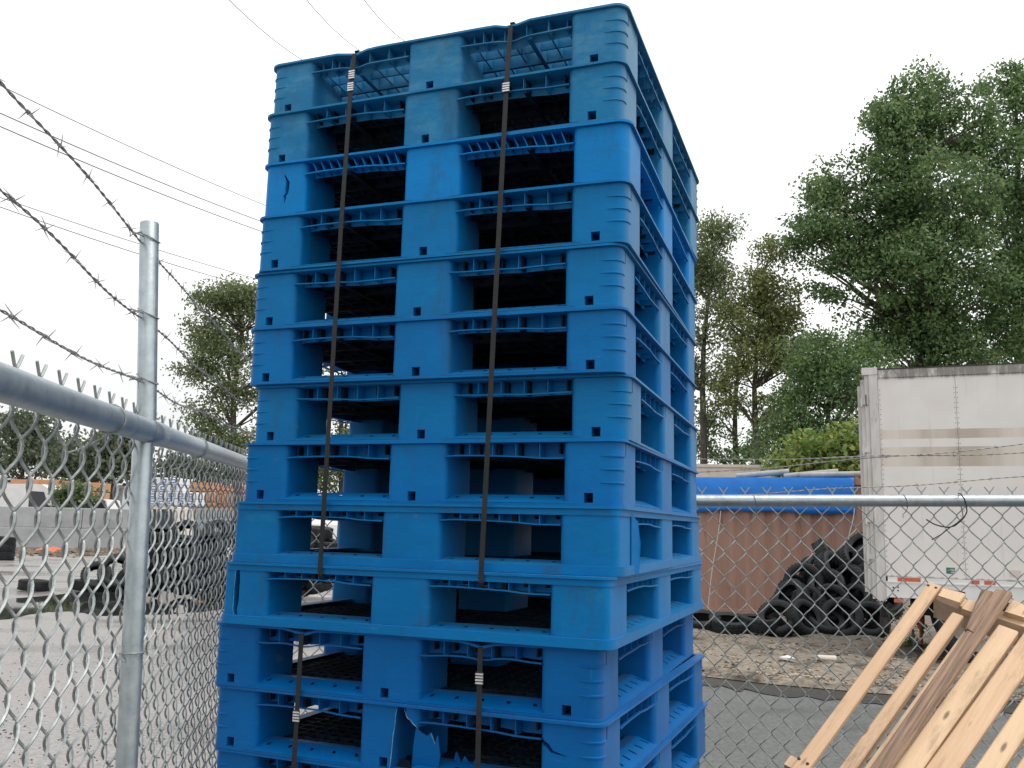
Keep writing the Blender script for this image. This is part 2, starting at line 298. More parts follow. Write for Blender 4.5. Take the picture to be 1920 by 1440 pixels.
# puddle
pp = [(-60,1128),(40,1122),(140,1112),(200,1106),(300,1104),(380,1108),(440,1118),(445,1140),(400,1146),(330,1151),(250,1154),(180,1156),(150,1148),(110,1146),(60,1152),(20,1160),(-60,1170)]
PG = []
for i, q in enumerate(pp):
    a = Vector(pp[i]); c = Vector(pp[(i+1)%len(pp)])
    for k in range(5):
        s = a.lerp(c, k/5); s += Vector((random.uniform(-5,5), random.uniform(-1.2,1.2))); g = ground(s.x, s.y); PG.append((g.x, g.y))
sheet('puddle_water', PG, .006, M_water)

# ------------------------------------------------------------------ plastic pallets
W, D, H = 1.0, 1.2, .1508
FX = [(0,.132),(.42,.575),(.865,1.0)]; FY = [(0,.165),(.50,.68),(1.03,1.2)]
def ring(out, inn, r, z0, z1, dip=None, seg=.03):
    """A rounded-rectangle ring; dip(x) lowers the front edge where a strap pulls it down."""
    b = MB(); O = roundrect(-out, -out, W+out, D+out, r+out, 5); I = roundrect(inn, inn, W-inn, D-inn, max(r-inn,.004), 5)
    P = []
    for i in range(len(O)):
        a, c = Vector(O[i]), Vector(O[(i+1)%len(O)]); a2, c2 = Vector(I[i]), Vector(I[(i+1)%len(I)])
        k = max(1, int((c-a).length/seg))
        for q in range(k): P.append((a.lerp(c,q/k), a2.lerp(c2,q/k)))
    n = len(P); vs = []
    for o, i_ in P:
        dz = dip(o.x) if dip and o.y < .05 else 0
        vs += [(o.x,o.y,z0+dz),(i_.x,i_.y,z0),(i_.x,i_.y,z1),(o.x,o.y,z1+dz)]
    fs = []
    for i in range(n):
        j = (i+1) % n
        for k in range(4): fs.append((i*4+k, j*4+k, j*4+(k+1)%4, i*4+(k+1)%4))
    return b.add(vs, fs)
def shift(b):
    b.v = [(x-W/2, y-D/2, z) for x, y, z in b.v]; return b
def opens(ax):                           # fork openings of one side: (start, end)
    F_ = FX if ax == 'x' else FY
    return [(F_[0][1], F_[1][0]), (F_[1][1], F_[2][0])]
SIDES = [('x', lambda u, v: (u, v)), ('x', lambda u, v: (u, D-v)), ('y', lambda u, v: (v, u)), ('y', lambda u, v: (W-v, u))]
def make_pallet_meshes(kind, dip=None, wave=0):
    P = {}
    # top deck: rim, grid of deep ribs, plates over blocks
    b = ring(.0085, .02, .027, .1445, .1503, dip); P['top_rim'] = shift(b).mesh('top_rim', 30); b = MB()
    for i in range(1, 24):
        y = D*i/24; t = .0045 if i % 3 else .009; b.box((.022,y-t/2,.121 if i % 3 else .113), (W-.022,y+t/2,.1485))
    for i in range(1, 20):
        x = W*i/20; t = .004 if i % 5 else .012; b.box((x-t/2,.022,.1205 if i % 5 else .112), (x+t/2,D-.022,.1478))
    for x0, x1 in FX:
        for y0, y1 in FY: b.box((max(x0,.021)+.001,max(y0,.021)+.001,.1395), (min(x1,W-.021)-.001,min(y1,D-.021)-.001,.1470))
    P['top_deck'] = shift(b).mesh('top_deck', 30)
    # edge skirts over the fork openings
    sk = []
    for si, (ax, f) in enumerate(SIDES):
        for oi, (u0, u1) in enumerate(opens(ax)):
            b = MB(); n = 14; zb = .1115
            def q(u, v, z): x, y = f(u, v); return (x, y, z)
            dd = (lambda u: dip(u)) if (dip and si == 0) else (lambda u: 0)
            wz = lambda u: zb + .0022*math.sin((u-u0)/(u1-u0)*math.pi*1.3+oi+wave) + .0014*math.tanh(5*math.sin((u-u0)*15+wave*3)) + .6*dd(u)
            vs = []; 
            for k in range(n+1):         # recessed plate
                u = u0-.004+(u1-u0+.008)*k/n; vs += [q(u,.044,wz(u)+.001), q(u,.044,.1446), q(u,.0,.1446), q(u,.048,.1452)]
            fs = [(4*k,4*k+4,4*k+5,4*k+1) for k in range(n)]+[(4*k+1,4*k+5,4*k+6,4*k+2) for k in range(n)]+[(4*k+3,4*k+7,4*k+6,4*k+2) for k in range(n)]; b.add(vs, fs)
            vs = []
            for k in range(n+1):         # bottom lip, proud of the plate
                u = u0-.002+(u1-u0+.004)*k/n; z = wz(u); vs += [q(u,.0005,z-.0014), q(u,.0075,z-.0014), q(u,.0075,z+.0014), q(u,.0005,z+.0014)]
            fs = []
            for k in range(n):
                for c in range(4): fs.append((4*k+c, 4*k+(c+1)%4, 4*k+4+(c+1)%4, 4*k+4+c))
            b.add(vs, fs)
            nr = {'A':5,'B':12,'C':6}[kind]
            for k in range(1, nr):
                u = u0+(u1-u0)*k/nr; zl = wz(u); sl = .007 if kind == 'B' else 0
                a, c = q(u-.0012,.0025,zl), q(u+.0012,.0165,zl)
                b.add([q(u-.001+sl,.0035,zl), q(u+.001+sl,.0035,zl), q(u+.001+sl,.0435,zl), q(u-.001+sl,.0435,zl), q(u-.001-sl,.0035,.1442+dd(u)), q(u+.001-sl,.0035,.1442+dd(u)), q(u+.001-sl,.0435,.1444), q(u-.001-sl,.0435,.1444)],
                      [(0,3,2,1),(4,5,6,7),(0,1,5,4),(1,2,6,5),(2,3,7,6),(3,0,4,7)])
            sk.append(shift(b).mesh('edge_skirt', 30))
    P['edge_skirt'] = sk
    # bottom deck
    pr = .0015 if kind != 'C' else .009
    b = ring(pr, .03, .027, .0004, .006 if kind != 'C' else .021); P['bottom_rim'] = shift(b).mesh('bottom_rim', 30); b = MB()
    if kind == 'C':
        b2 = ring(.003, .02, .020, .130, .1442); P['band'] = shift(b2).mesh('band', 30)
    for i in range(1, 30):
        y = D*i/30; b.box((.031,y-.0022,.0055), (W-.031,y+.0022,.019))
    for i in range(1, 26):
        x = W*i/26; b.box((x-.002,.031,.0050), (x+.002,D-.031,.0183))
    for y0, y1 in FY: b.box((.031,max(y0,.0315),.0072), (W-.031,min(y1,D-.0315),.0112))
    for x0, x1 in FX: b.box((max(x0,.0318),.0320,.0076), (min(x1,W-.0318),D-.0320,.0106))
    P['bottom_deck'] = shift(b).mesh('bottom_deck', 30)
    # ramps with drain holes
    rp = []
    zb0, zt = (.0065,.026) if kind != 'C' else (.0205,.029)
    for ax, f in SIDES:
        for u0, u1 in opens(ax):
            b = MB(); nh = 5 if ax == 'x' else 6
            def g(s, t):                 # s along 0..1, t up the ramp 0..1
                e = .028*(1-t)
                u = u0-e+(u1-u0+2*e)*s; x, y = f(u, -.002+.05*t); return (x, y, zb0+(zt-zb0)*t)
            cs = [0]
            for k in range(nh):
                c = (k+.5)/nh; h = .014 if ax == 'x' else .010; cs += [c-h, c+h]
            cs.append(1); ts = [0,.52,.70,1] if ax == 'x' else [0,.35,.75,1]
            for a in range(len(cs)-1):
                for k in range(3):
                    if a % 2 == 1 and k == 1: continue
                    b.add([g(cs[a],ts[k]), g(cs[a+1],ts[k]), g(cs[a+1],ts[k+1]), g(cs[a],ts[k+1])], [(0,1,2,3)])
            x0, y0, z0 = g(0,1)
            e = [g(0,1), g(1,1)]; x2, y2 = f(u0,.075); x3, y3 = f(u1,.075)
            b.add([e[0], e[1], (x3,y3,zt-.001), (x2,y2,zt-.001)], [(0,1,2,3)])
            rp.append(shift(b).mesh('ramp', 30))
    P['ramp'] = rp
    # nine blocks
    bl = []
    for iy, (y0, y1) in enumerate(FY):
        for ix, (x0, x1) in enumerate(FX):
            big = .027 if kind != 'C' else .016; sm = .017
            rs = [sm]*4
            if ix == 0 and iy == 0: rs[0] = big
            if ix == 2 and iy == 0: rs[1] = big
            if ix == 2 and iy == 2: rs[2] = big
            if ix == 0 and iy == 2: rs[3] = big
            if kind == 'C' and iy == 0: pass
            poly = roundrect(x0, y0, x1, y1, rs, 6)
            mcx, mcy = (x0+x1)/2, (y0+y1)/2
            b = MB(); n = len(poly); zs = [(.004,0),(.05,.0),(.10,.0),(.1440,0)]; vs = []
            for z, sh in zs: vs += [(x,y,z) for x, y in poly]
            fs = [tuple(range(n))[::-1], tuple(range(3*n,4*n))]
            for k in range(3):
                for i in range(n): fs.append((k*n+i, k*n+(i+1)%n, (k+1)*n+(i+1)%n, (k+1)*n+i))
            b.add(vs, fs); me = shift(b).mesh('block', 40); cs = []
            if kind == 'A':
                if iy in (0, 2):         # square hole low on the face
                    hx = {0:.058, 1:.487, 2:.925}[ix]; s = .0105; yy = 0 if iy == 0 else D
                    c = MB().box((hx-s,yy-.02 if iy == 0 else yy-.05,.0075), (hx+s,yy+.05 if iy == 0 else yy+.02,.0295)); cs.append(shift(c))
                if ix in (0, 2):         # thin slot high on the side
                    xx = 0 if ix == 0 else W; yy = (.045, y0+.02, y1-.05)[iy]
                    c = MB().box((xx-.02,yy-.003,.112), (xx+.02,yy+.003,.16)); cs.append(shift(c))
            if cs: me = cut(me, cs)
            if kind == 'A' and ix in (0,2) and iy in (0,2):   # grip ridges round the outer corner
                b = MB(); r = big
                cxn, cyn = (x0+r if ix == 0 else x1-r), (y0+r if iy == 0 else y1-r); sx = -1 if ix == 0 else 1; sy = -1 if iy == 0 else 1
                for z in (.052,.082,.112):
                    pts = [(cxn-sx*.022, cyn+sy*r, z)]
                    for k in range(7):
                        a = R(90-15*k); pts.append((cxn+sx*r*math.cos(a), cyn+sy*r*math.sin(a), z))
                    pts.append((cxn+sx*r, cyn-sy*.012, z)); b.tube(pts, [.0008]+[.0028]*7+[.0008], 6)
                rm = shift(b).mesh('ridge', 40); bl.append((me, rm, ix, iy)); continue
            bl.append((me, None, ix, iy))
    P['block'] = bl
    return P
def dipf(*xs): return lambda x: -sum(.011*math.exp(-((x-c)/.028)**2) for c in xs)
PM = {'A': make_pallet_meshes('A'), 'A1': make_pallet_meshes('A', dipf(.264,.711), 1.3), 'A2': make_pallet_meshes('A', dipf(.262,.727), 4.0), 'A3': make_pallet_meshes('A', None, 2.4),
      'B': make_pallet_meshes('B'), 'C': make_pallet_meshes('C')}
POSE = [(.2514,1.9859,.3510),(.2465,1.9761,.3515),(.2601,1.9781,.3317),(.2568,1.9708,.3339),(.2442,1.9823,.3431),(.2480,1.9802,.3383),(.2649,2.0070,.3337),
        (.2473,1.9906,.3440),(.2393,1.9621,.3501),(.2170,1.9409,.3694),(.2013,1.9620,.3640),(.2010,1.9490,.3866),(.205,1.952,.390),
        (.196,1.957,.382),(.202,1.950,.379),(.199,1.961,.386),(.206,1.955,.38),(.2,1.952,.384),(.203,1.956,.381)]
NP = len(POSE)
def pal(i, x, y, z):                     # world point of pallet i (0 on top) at local x, y from its front left corner
    fx, fy, a = POSE[i]; ex = Vector((math.cos(a),-math.sin(a),0)); ey = Vector((math.sin(a),math.cos(a),0))
    return Vector((fx,fy,H*(NP-1-i))) + ex*(x-W) + ey*y + Vector((0,0,z))
def jag_crack(b, pts, w0, y0=-.02, y1=.035):   # closed jagged prism through the front face, pts = [(x, z)]
    L_, R_ = [], []
    for k, (x, z) in enumerate(pts):
        ww = w0*math.sin(math.pi*(k+.15)/(len(pts)-.7))*random.uniform(.7,1.3)+.0006
        L_.append((x-ww/2,z)); R_.append((x+ww/2,z))
    poly = L_+R_[::-1]; n = len(poly)
    vs = [(x,y0,z) for x,z in poly]+[(x,y1,z) for x,z in poly]
    return b.add(vs, [tuple(range(n)), tuple(range(n,2*n))[::-1]]+[(k,n+k,n+(k+1)%n,(k+1)%n) for k in range(n)])
ORD = ['topmost','second','third','fourth','fifth','sixth','seventh','eighth','ninth','tenth','eleventh','twelfth','thirteenth','fourteenth','fifteenth','sixteenth','seventeenth','eighteenth','nineteenth']
SPEC = ['A1','A','B','A','A3','A','A3','A','C','C','A2','A','A3','A','A','A3','A','A','A3']
MATS = ['faded','faded2','bright','blue','blue','mid','blue','mid','cyan','cyan','deep','deep','deep','mid','mid','deep','mid','deep','deep']
LAB = ['topmost pallet of the blue stack, faded, sky showing through its deck',
 'second pallet from the top of the blue stack, faded, scratched at its front corner',
 'third pallet from the top, bright blue, smooth blocks, cracked left block',
 'fourth pallet from the top of the blue stack, below the bright one',
 'fifth pallet from the top of the blue stack, ribbed corner blocks',
 'sixth pallet from the top of the blue stack, dented middle block',
 'seventh pallet from the top of the blue stack, shifted to the right',
 'eighth pallet from the top of the blue stack, just above the smooth ones',
 'ninth pallet from the top, smooth blocks and thick lower band, torn right side',
 'tenth pallet from the top, smooth blocks, long crack down its left block',
 'eleventh pallet from the top, deck edge pinched down by the lower straps',
 'twelfth pallet from the top, middle block smashed open with jagged shards',
 'thirteenth pallet from the top of the blue stack, cut by the bottom of the picture'] + ['%s pallet from the top of the blue stack, near the ground' % ORD[i] for i in range(13, NP-1)] + ['lowest pallet of the blue stack, resting on the ground']
for i in range(NP):
    T = PM[SPEC[i]]; m = MP[MATS[i]]; fx, fy, a = POSE[i]
    c = pal(i, W/2, D/2, 0)
    root = empty('plastic_pallet', label=LAB[i], cat='pallet', group='blue plastic pallets in the tall stack', M=Matrix.Translation(c) @ Matrix.Rotation(-a, 4, 'Z'))
    td = link('top_deck', T['top_deck'], m if i == 0 else M_grime_shade, root); link('top_rim', T['top_rim'], m, td); bd = link('bottom_deck', T['bottom_deck'], M_grime_shade, root); link('bottom_rim', T['bottom_rim'], m, bd)
    if 'band' in T: link('band', T['band'], m, td)
    for me in T['edge_skirt']: link('edge_skirt', me, m, td)
    for me in T['ramp']: link('ramp', me, m, bd)
    for me, rm, ix, iy in T['block']:
        lab = None
        if iy == 0 and (i, ix) in ((2,0),(9,0),(11,1),(11,2),(8,2)):
            me = me.copy(); cs = []
            if (i, ix) == (2,0):
                cs = [jag_crack(MB(), [(.066,.118),(.073,.104),(.078,.094),(.077,.078),(.0765,.064),(.071,.056),(.072,.046),(.070,.034)], .010)]; lab = 'block split by a dark jagged crack'
            if (i, ix) == (9,0):
                cs = [jag_crack(MB(), [(.047,.146),(.043,.132),(.0425,.11),(.0405,.085),(.041,.06),(.0405,.035),(.044,.018),(.050,.004),(.052,.001)], .017)]; lab = 'block split from top to bottom'
            if (i, ix) == (11,1):
                poly = [(.519,.16),(.534,.16),(.545,.121),(.553,.117),(.561,.109),(.575,.101),(.60,.097),(.60,-.01),(.503,-.01),(.505,.008),(.507,.03),(.509,.054),(.5105,.08),(.514,.10),(.515,.125)]
                n = len(poly); c_ = MB().add([(x,-.02,z) for x,z in poly]+[(x,.155,z) for x,z in poly], [tuple(range(n))[::-1], tuple(range(n,2*n))]+[(k,(k+1)%n,n+(k+1)%n,n+k) for k in range(n)]); cs = [c_]; lab = 'smashed block with a large jagged hole'
            if (i, ix) == (11,2):
                cs = [jag_crack(MB(), [(.862,.108),(.875,.102),(.885,.098),(.893,.088),(.905,.084),(.92,.083),(.935,.074)], .004)]
                poly = [(.85,.112),(.872,.108),(.886,.100),(.895,.088),(.91,.084),(.93,.078),(.89,.083),(.878,.094),(.868,.098),(.85,.100)]
                n = len(poly); cs = [MB().add([(x,-.02,z) for x,z in poly]+[(x,.03,z) for x,z in poly], [tuple(range(n))[::-1], tuple(range(n,2*n))]+[(k,(k+1)%n,n+(k+1)%n,n+k) for k in range(n)])]; lab = 'block with its upper edge torn'
            if (i, ix) == (8,2):
                cs = [MB().box((.97,.118,-.01),(1.03,.128,.16))]; lab = 'block with a split bent-out side flap'
            me = cut(me, [shift(q) for q in cs])
        o = link('block', me, m, root)
        if lab: o['label'] = lab
        if rm: link('ridge', rm, m, o)
    if i == 11:                          # torn shards inside the smashed block
        b = MB()
        for poly, y, tilt in (([(.545,0),(.612,0),(.622,.045),(.620,.088),(.612,.070),(.604,.094),(.592,.085),(.580,.091),(.566,.100),(.556,.06)], .028, .25), ([(.622,0),(.700,0),(.698,.020),(.690,.036),(.682,.018),(.664,.040),(.655,.022),(.644,.048),(.634,.02)], .062, .15)):
            n = len(poly); vs = [(x, y-tilt*z, z) for x,z in poly]+[(x, y-tilt*z+.003, z) for x,z in poly]
            b.add(vs, [tuple(range(n)), tuple(range(n,2*n))[::-1]]+[(k,n+k,n+(k+1)%n,(k+1)%n) for k in range(n)])
        tag(shift(b).build('broken_shard', m, root, 0), 'jagged splinters of torn plastic')
        b = MB(); b.tube([(.5032,-.001,.0),(.5055,-.001,.012),(.5072,-.001,.03),(.5092,-.001,.054),(.5107,-.001,.08),(.5142,-.001,.10),(.5152,-.001,.125),(.519,-.001,.141)], [.0006,.0003,.0008,.0003,.0007,.0002,.0006,.0002], 5)
        b.tube([(.536,-.001,.141),(.545,-.001,.121),(.553,-.001,.117),(.561,-.001,.109),(.574,-.001,.101)], [.0002,.0007,.0003,.0008,.0003], 5)
        b.tube([(.620,.005,.088),(.612,.009,.070),(.604,.003,.094)], [.0003,.0007,.0003], 5)
        shift(b).build('torn_edge', M_torn, root)
    if i == 9: shift(MB().tube([(.0365,-.001,.131),(.0362,-.001,.11),(.0345,-.001,.085),(.0352,-.001,.06),(.0352,-.001,.035),(.0405,-.001,.018)], [.0002,.0005,.0003,.0006,.0003,.0002], 5)).build('torn_edge', M_torn, root)
    if i == 8:
        b = MB().add([(1.0,.112,.004),(1.013,.128,.002),(1.016,.130,.07),(1.011,.126,.118),(1.0,.112,.138),(1.003,.110,.004),(1.017,.128,.002),(1.020,.130,.07),(1.015,.126,.118),(1.003,.110,.138)], [(0,1,2,3,4),(9,8,7,6,5),(0,5,6,1),(1,6,7,2),(2,7,8,3),(3,8,9,4),(4,9,5,0)])
        tag(shift(b).build('torn_flap', m, root, 0), 'bent-out flap of torn plastic')

# ------------------------------------------------------------------ straps
def strap(x, i0, i1, label, seals, under_last=True):
    ex = Vector((math.cos(.35),-math.sin(.35),0)); out = Vector((-math.sin(.35),-math.cos(.35),0)); xs = x
    if i0 == 0: pts = [pal(0, xs(0), D*k/6, .1535) for k in range(6,-1,-1)] + [pal(0, xs(0), .004, .1475), pal(0, xs(0), -.0098, .138)]
    else: pts = [pal(i0, xs(i0), .10-.01*k, .1505) for k in range(6)] + [pal(i0, xs(i0), .004, .147), pal(i0, xs(i0), -.0098, .1365)]
    a = pts[-1]; e = pal(i1, xs(i1), -.0085, .128 if under_last else .003)
    cand = [a]                            # taut: convex envelope of the rims it passes
    for i in range(i0, i1+1):
        for z in (.1465,.004):
            p = pal(i, xs(i), -.0100 if z > .1 else -.004, z)
            if a.z-.004 > p.z > e.z+.004: cand.append(p)
    cand.append(e); cand.sort(key=lambda p: -p.z); hull = []
    for p in cand:
        while len(hull) > 1:
            p1, p2 = hull[-2], hull[-1]; f = (p2.z-p1.z)/(p.z-p1.z)
            if p2.dot(out) <= (p1.dot(out)+(p.dot(out)-p1.dot(out))*f): hull.pop()
            else: break
        hull.append(p)
    if len(hull) > 2:                     # keep the sideways drift smooth
        for k in range(1, len(hull)-1):
            f = (hull[k].z-a.z)/(e.z-a.z); want = a.dot(ex)+(e.dot(ex)-a.dot(ex))*f; hull[k] = hull[k]+ex*(want-hull[k].dot(ex))*.8
    pts += hull[1:]
    path = lambda zq: next(((p1.lerp(p2,(p1.z-zq)/(p1.z-p2.z))) for p1, p2 in zip(hull[:-1],hull[1:]) if p1.z >= zq >= p2.z), hull[-1])
    if under_last: pts += [pal(i1, xs(i1), .012, .1075), pal(i1, xs(i1), .20, .1065), pal(i1, xs(i1), .9, .1065)]
    root = empty('strap', pts[6], label, 'strap', 'straps round the blue stack')
    b = MB().ribbon(pts, ex, .0122, .0012); o = b.build('band', M_strap, root, 30); o.matrix_parent_inverse = Matrix.Translation(-Vector(pts[6]))
    for i, z in seals:
        b = MB(); c = path(pal(i, .5, 0, z).z)+out*.002; Mx = frame_m(c, ex)
        MB().box((-.0083,-.0012,-.0135),(.0083,.0014,.0135), Mx).build('seal_base', M_dark, root, 0).matrix_parent_inverse = Matrix.Translation(-Vector(pts[6]))
        for k in range(4): b.box((-.0088,-.0022,-.0118+.0063*k),(.0088,.0018,-.0082+.0063*k), Mx)
        o = b.build('crimp_seal', M_seal, root, 30); o.matrix_parent_inverse = Matrix.Translation(-Vector(pts[6]))
    return root
ip = lambda xs, ys: (lambda i: float(np.interp(i, xs, ys)))
strap(ip([0,4,7,9],[.264,.266,.256,.288]), 0, 9, 'long dark strap down the left openings of the blue stack', [(0,.076),(0,.040)])
strap(ip([0,4,7,9],[.711,.702,.686,.707]), 0, 9, 'long dark strap down the right openings of the blue stack', [(1,.118)])
strap(ip([10,11],[.262,.2545]), 10, 18, 'short lower strap at the left openings, crimped on the twelfth pallet', [(11,.100)], False)
strap(ip([10,11],[.727,.735]), 10, 18, 'short lower strap at the right openings, crimped on the eleventh pallet', [(10,.072)], False)

# ------------------------------------------------------------------ chain link fences
CW, CH = .0412, .094
def wire_mesh(phase, height, top_extra=.028, taper=1):
    pts = []; A = CW/2+.0012; B = .0078; n = int(round(height/CH))*2
    per = 6
    # from the top bend downwards; phase +1: the top bend lies at the right side, -1 at the left
    zt = 0
    tip = [(phase*(CW/2-.0175), -.0, top_extra+.027), (phase*(CW/2-.007), 0, top_extra+.013)]
    tw = []
    for k in range(9):
        t = k/8; a = t*math.pi*2.6 + (0 if phase > 0 else math.pi)
        tw.append((phase*CW/2+.0022*math.cos(a), .0022*math.sin(a), top_extra+.004-(top_extra+.012)*t))
    pts = tip+tw
    for k in range(2, n*per+1):
        th = math.pi/2 + math.pi*k/per
        x = phase*A*math.asin(.972*math.sin(th))/math.asin(.972); y = B*math.cos(th)*phase
        pts.append((x, y, -.006-CH/2*k/per))
    return MB().tube(pts, .0024, 5).mesh('mesh_wire', 60)
def barbed(name, P, Q, parent, step, sag, Minv, off=0, scale=1.0):
    P, Q = Vector(P), Vector(Q); L = (Q-P).length; d = (Q-P)/L; a = d.cross(Vector((0,0,1))).normalized(); c = a.cross(d)
    f = lambda s: P+d*s + Vector((0,0,-1))*sag*4*(s/L)*(1-s/L) + c*.0035*math.sin(s*9+off) + a*.003*math.sin(s*7+off*2)
    b = MB(); n = int(L/.009)
    for ph in (0, math.pi):
        b.tube([f(L*k/n)+(a*math.cos(L*k/n/.062*2*math.pi+ph)+c*math.sin(L*k/n/.062*2*math.pi+ph))*.0013 for k in range(n+1)], .00125, 4)
    o = b.build(name, M_barb, parent); o.matrix_parent_inverse = Minv
    s = step*.37+off*.02
    while s < L:
        p = f(s); Mx = frame_m(p, d) @ Matrix.Rotation(random.uniform(0,6.3), 4, 'X')
        q = link('barb', BARB, M_barb, o); q.matrix_basis = Mx @ Matrix.Scale(scale*.85, 4)
        s += step*random.uniform(.93,1.07)
    return o
b = MB()
for k, (a, s) in enumerate(((.5,1),(2.2,1),(3.7,-1),(5.2,-1))):
    e = Vector((random.uniform(-.006,.006), math.cos(a), math.sin(a)))
    b.tube([(s*.002,-.003*math.cos(a),-.003*math.sin(a)), (s*.003, .004*math.cos(a+.6), .004*math.sin(a+.6)), (s*.004+.004*s, e.y*.019, e.z*.019)], [.0012,.0012,.0004], 4)
b.tube([(-.006+.0015*k, .0034*math.cos(k*1.3), .0034*math.sin(k*1.3)) for k in range(9)], .0012, 4)
BARB = b.mesh('barb', 60)
def fence(label, p0, p1, t0, t1, depth_side, height, barbs, skip=None):
    """p0, p1: rail ends (world); fabric from t0 to t1 metres along it on the side depth_side."""
    p0, p1 = Vector(p0), Vector(p1); d = (p1-p0); L = d.length; d /= L; base = Vector((p0.x,p0.y,0))
    root = empty('chain_link_fence', base, label, 'fence'); Minv = Matrix.Translation(-base)
    o = MB().tube([p0-d*.02, p1+d*.02], .0225, 20).build('top_rail', M_galv, root); o.matrix_parent_inverse = Minv
    hd = Vector((d.x,d.y,0)).normalized(); nrm = Vector((-hd.y,hd.x,0))*depth_side
    ms = {1: wire_mesh(1, height), -1: wire_mesh(-1, height)}
    k = 0; s = t0
    while s < t1:
        q = link('mesh_wire', ms[1 if k % 2 == 0 else -1], M_wire, root); q.matrix_parent_inverse = Minv
        c = p0 + d*s + nrm*.0285 + Vector((0,0,-.0025))
        tw = .012*math.sin(s*5.1)+.01*math.sin(s*11)
        q.matrix_basis = frame_m(c, hd) @ Matrix.Rotation(tw*.6, 4, 'Y') @ Matrix.Translation((0, .004*math.sin(s*4), 0))
        s += CW; k += 1
    return root, Minv, d, nrm
def tie(root, Minv, c, axis, r, m, tail=None):
    axis = Vector(axis).normalized(); a = axis.orthogonal().normalized(); b_ = axis.cross(a)
    pts = [c+(a*math.cos(k*2*math.pi/20)+b_*math.sin(k*2*math.pi/20))*r+axis*(k/20-.5)*.006 for k in range(21)]
    if tail: pts += tail
    o = MB().tube(pts, .0016, 6).build('tie_wire', m, root); o.matrix_parent_inverse = Minv
# left fence
A0, A1 = at(0,717,1.03), at(455,867,2.95)
ld = (A1-A0).normalized(); LA = A0-ld*.75; LB = A1+ld*.62
lf, lfi, d, nr = fence('chain-link fence on the left with bare post and three barbed wires', LA, LB, .10, (LB-LA).length-.02, 1, 1.72, 3)
pt_rail = lambda px, Yv: at(px, 717+(867-717)*px/455, Yv)
tpost = None
Yp = 1.69
post_pts = [at(214,1900,Yp+.02), at(237,1440,Yp+.02), at(248,1220,Yp+.02), at(268,835,Yp+.02), at(275,790,Yp+.02)]
gp = post_pts[0]; dirn = (post_pts[1]-post_pts[0]).normalized(); low = post_pts[0] - dirn*(post_pts[0].z/dirn.z) if post_pts[0].z > 0 else post_pts[0]
o = MB().tube([low]+post_pts[1:4]+[at(274,800,Yp+.03)], .0188, 18).build('post', M_galv, lf); o.matrix_parent_inverse = lfi
pa, pb = at(274.5,800,Yp+.03), at(280.3,420,Yp+.03); 
o = MB().tube([pa, pb, pb+(pb-pa).normalized()*.002, pb+(pb-pa).normalized()*.005], [.0182,.0182,.0172,.006], 18).build('post_extension', M_galv, lf); o.matrix_parent_inverse = lfi
# sleeve where rail lengths join at the post
pr_ = LA + ld*((at(290,812,1.75)-LA).dot(ld))
o = MB().tube([pr_-ld*.055, pr_-ld*.052, pr_+ld*.052, pr_+ld*.055], [.0225,.0244,.0244,.0225], 20).build('rail_sleeve', M_galv, lf); o.matrix_parent_inverse = lfi
o = MB().tube([pr_-ld*.19+Vector((0,0,0)), pr_-ld*.187], [.0225,.0232], 20).build('rail_seam', M_galv, lf); o.matrix_parent_inverse = lfi
for k, (ya, yb, off) in enumerate(((132,437,0.3),(349,582,1.7),(574,707,2.9))):
    P = at(0,ya,1.03); Q = at(262,yb,Yp); e = (Q-P).normalized()
    bw = barbed('barbed_wire', P-e*.55, Q+e*1.75, lf, .122, .012, lfi, off)
    pc = pa.lerp(pb, (pa.z-Q.z)/(pa.z-pb.z))
    tail = [Q+Vector((-.012,-.012,.0)), Q+Vector((-.020,.003,-.006)), Q+Vector((-.012,-.004,-.004)), Q+Vector((.012,-.018,-.003))]
    tie(lf, lfi, pc, pb-pa+Vector((.25,0,.0)), .0215, M_wire, tail)
for px, Yv in ((209,1.47),(371,2.2)):
    c = LA + ld*((pt_rail(px,Yv)-LA).dot(ld)); tie(lf, lfi, c, ld, .0245, M_wire, [c+Vector((.0,0,-.026)), c+nr*.03+Vector((-.01,0,-.05)), c+nr*.034+Vector((-.03,0,-.058))])
pc = at(249,1224,Yp+.02); tie(lf, lfi, pc, (0,.02,1), .0212, M_wire, [pc+Vector((-.02,-.012,.0)), pc+Vector((-.012,-.021,-.008)), pc+Vector((-.005,-.02,-.013))])
# right fence
B0, B1 = at(1310,938.7,3.47), at(1920,938.7,3.36); rd = (B1-B0).normalized()
RA = B0-rd*1.62; RB = B1+rd*.9
rf, rfi, d, nr = fence('chain-link fence on the right crossing behind the blue stack', RA, RB, .05, (RB-RA).length-.05, 1, 1.70, 3)
for ya, yb, x0, off in ((856,832,1310,.2),(877,828,1310,1.1),(925,887,1310,2.2)):
    if x0 == 1310 and ya == 877: P, Q = at(1310,877,3.5), at(1920,827,3.40)
    elif ya == 856: P, Q = at(1310,853,3.5), at(1920,842,3.40)
    else: P, Q = at(1310,922,3.5), at(1920,888,3.40)
    e = (Q-P).normalized(); barbed('barbed_wire', P-e*1.55, Q+e*.8, rf, .136, .02, rfi, off, .85)
for px in (1420,1697):
    c = RA+rd*((at(px,938.7,3.4)-RA).dot(rd)); tie(rf, rfi, c, rd+Vector((0,0,.25)), .0245, M_wire, [c+Vector((.006,-.004,-.026)), c+Vector((.010,.02,-.04)), c+Vector((.002,.03,-.052)), c+Vector((.004,.028,-.064))])
for nm, X, Y_ in (('corner_post', LB.x, LB.y),('post', RB.x, RB.y)):
    p = Vector((X,Y_,0)); o = MB().tube([p, p+Vector((0,0,2.2)), p+Vector((0,0,2.206))], [.03,.03,.012], 18).build(nm, M_galv, rf); o.matrix_parent_inverse = rfi
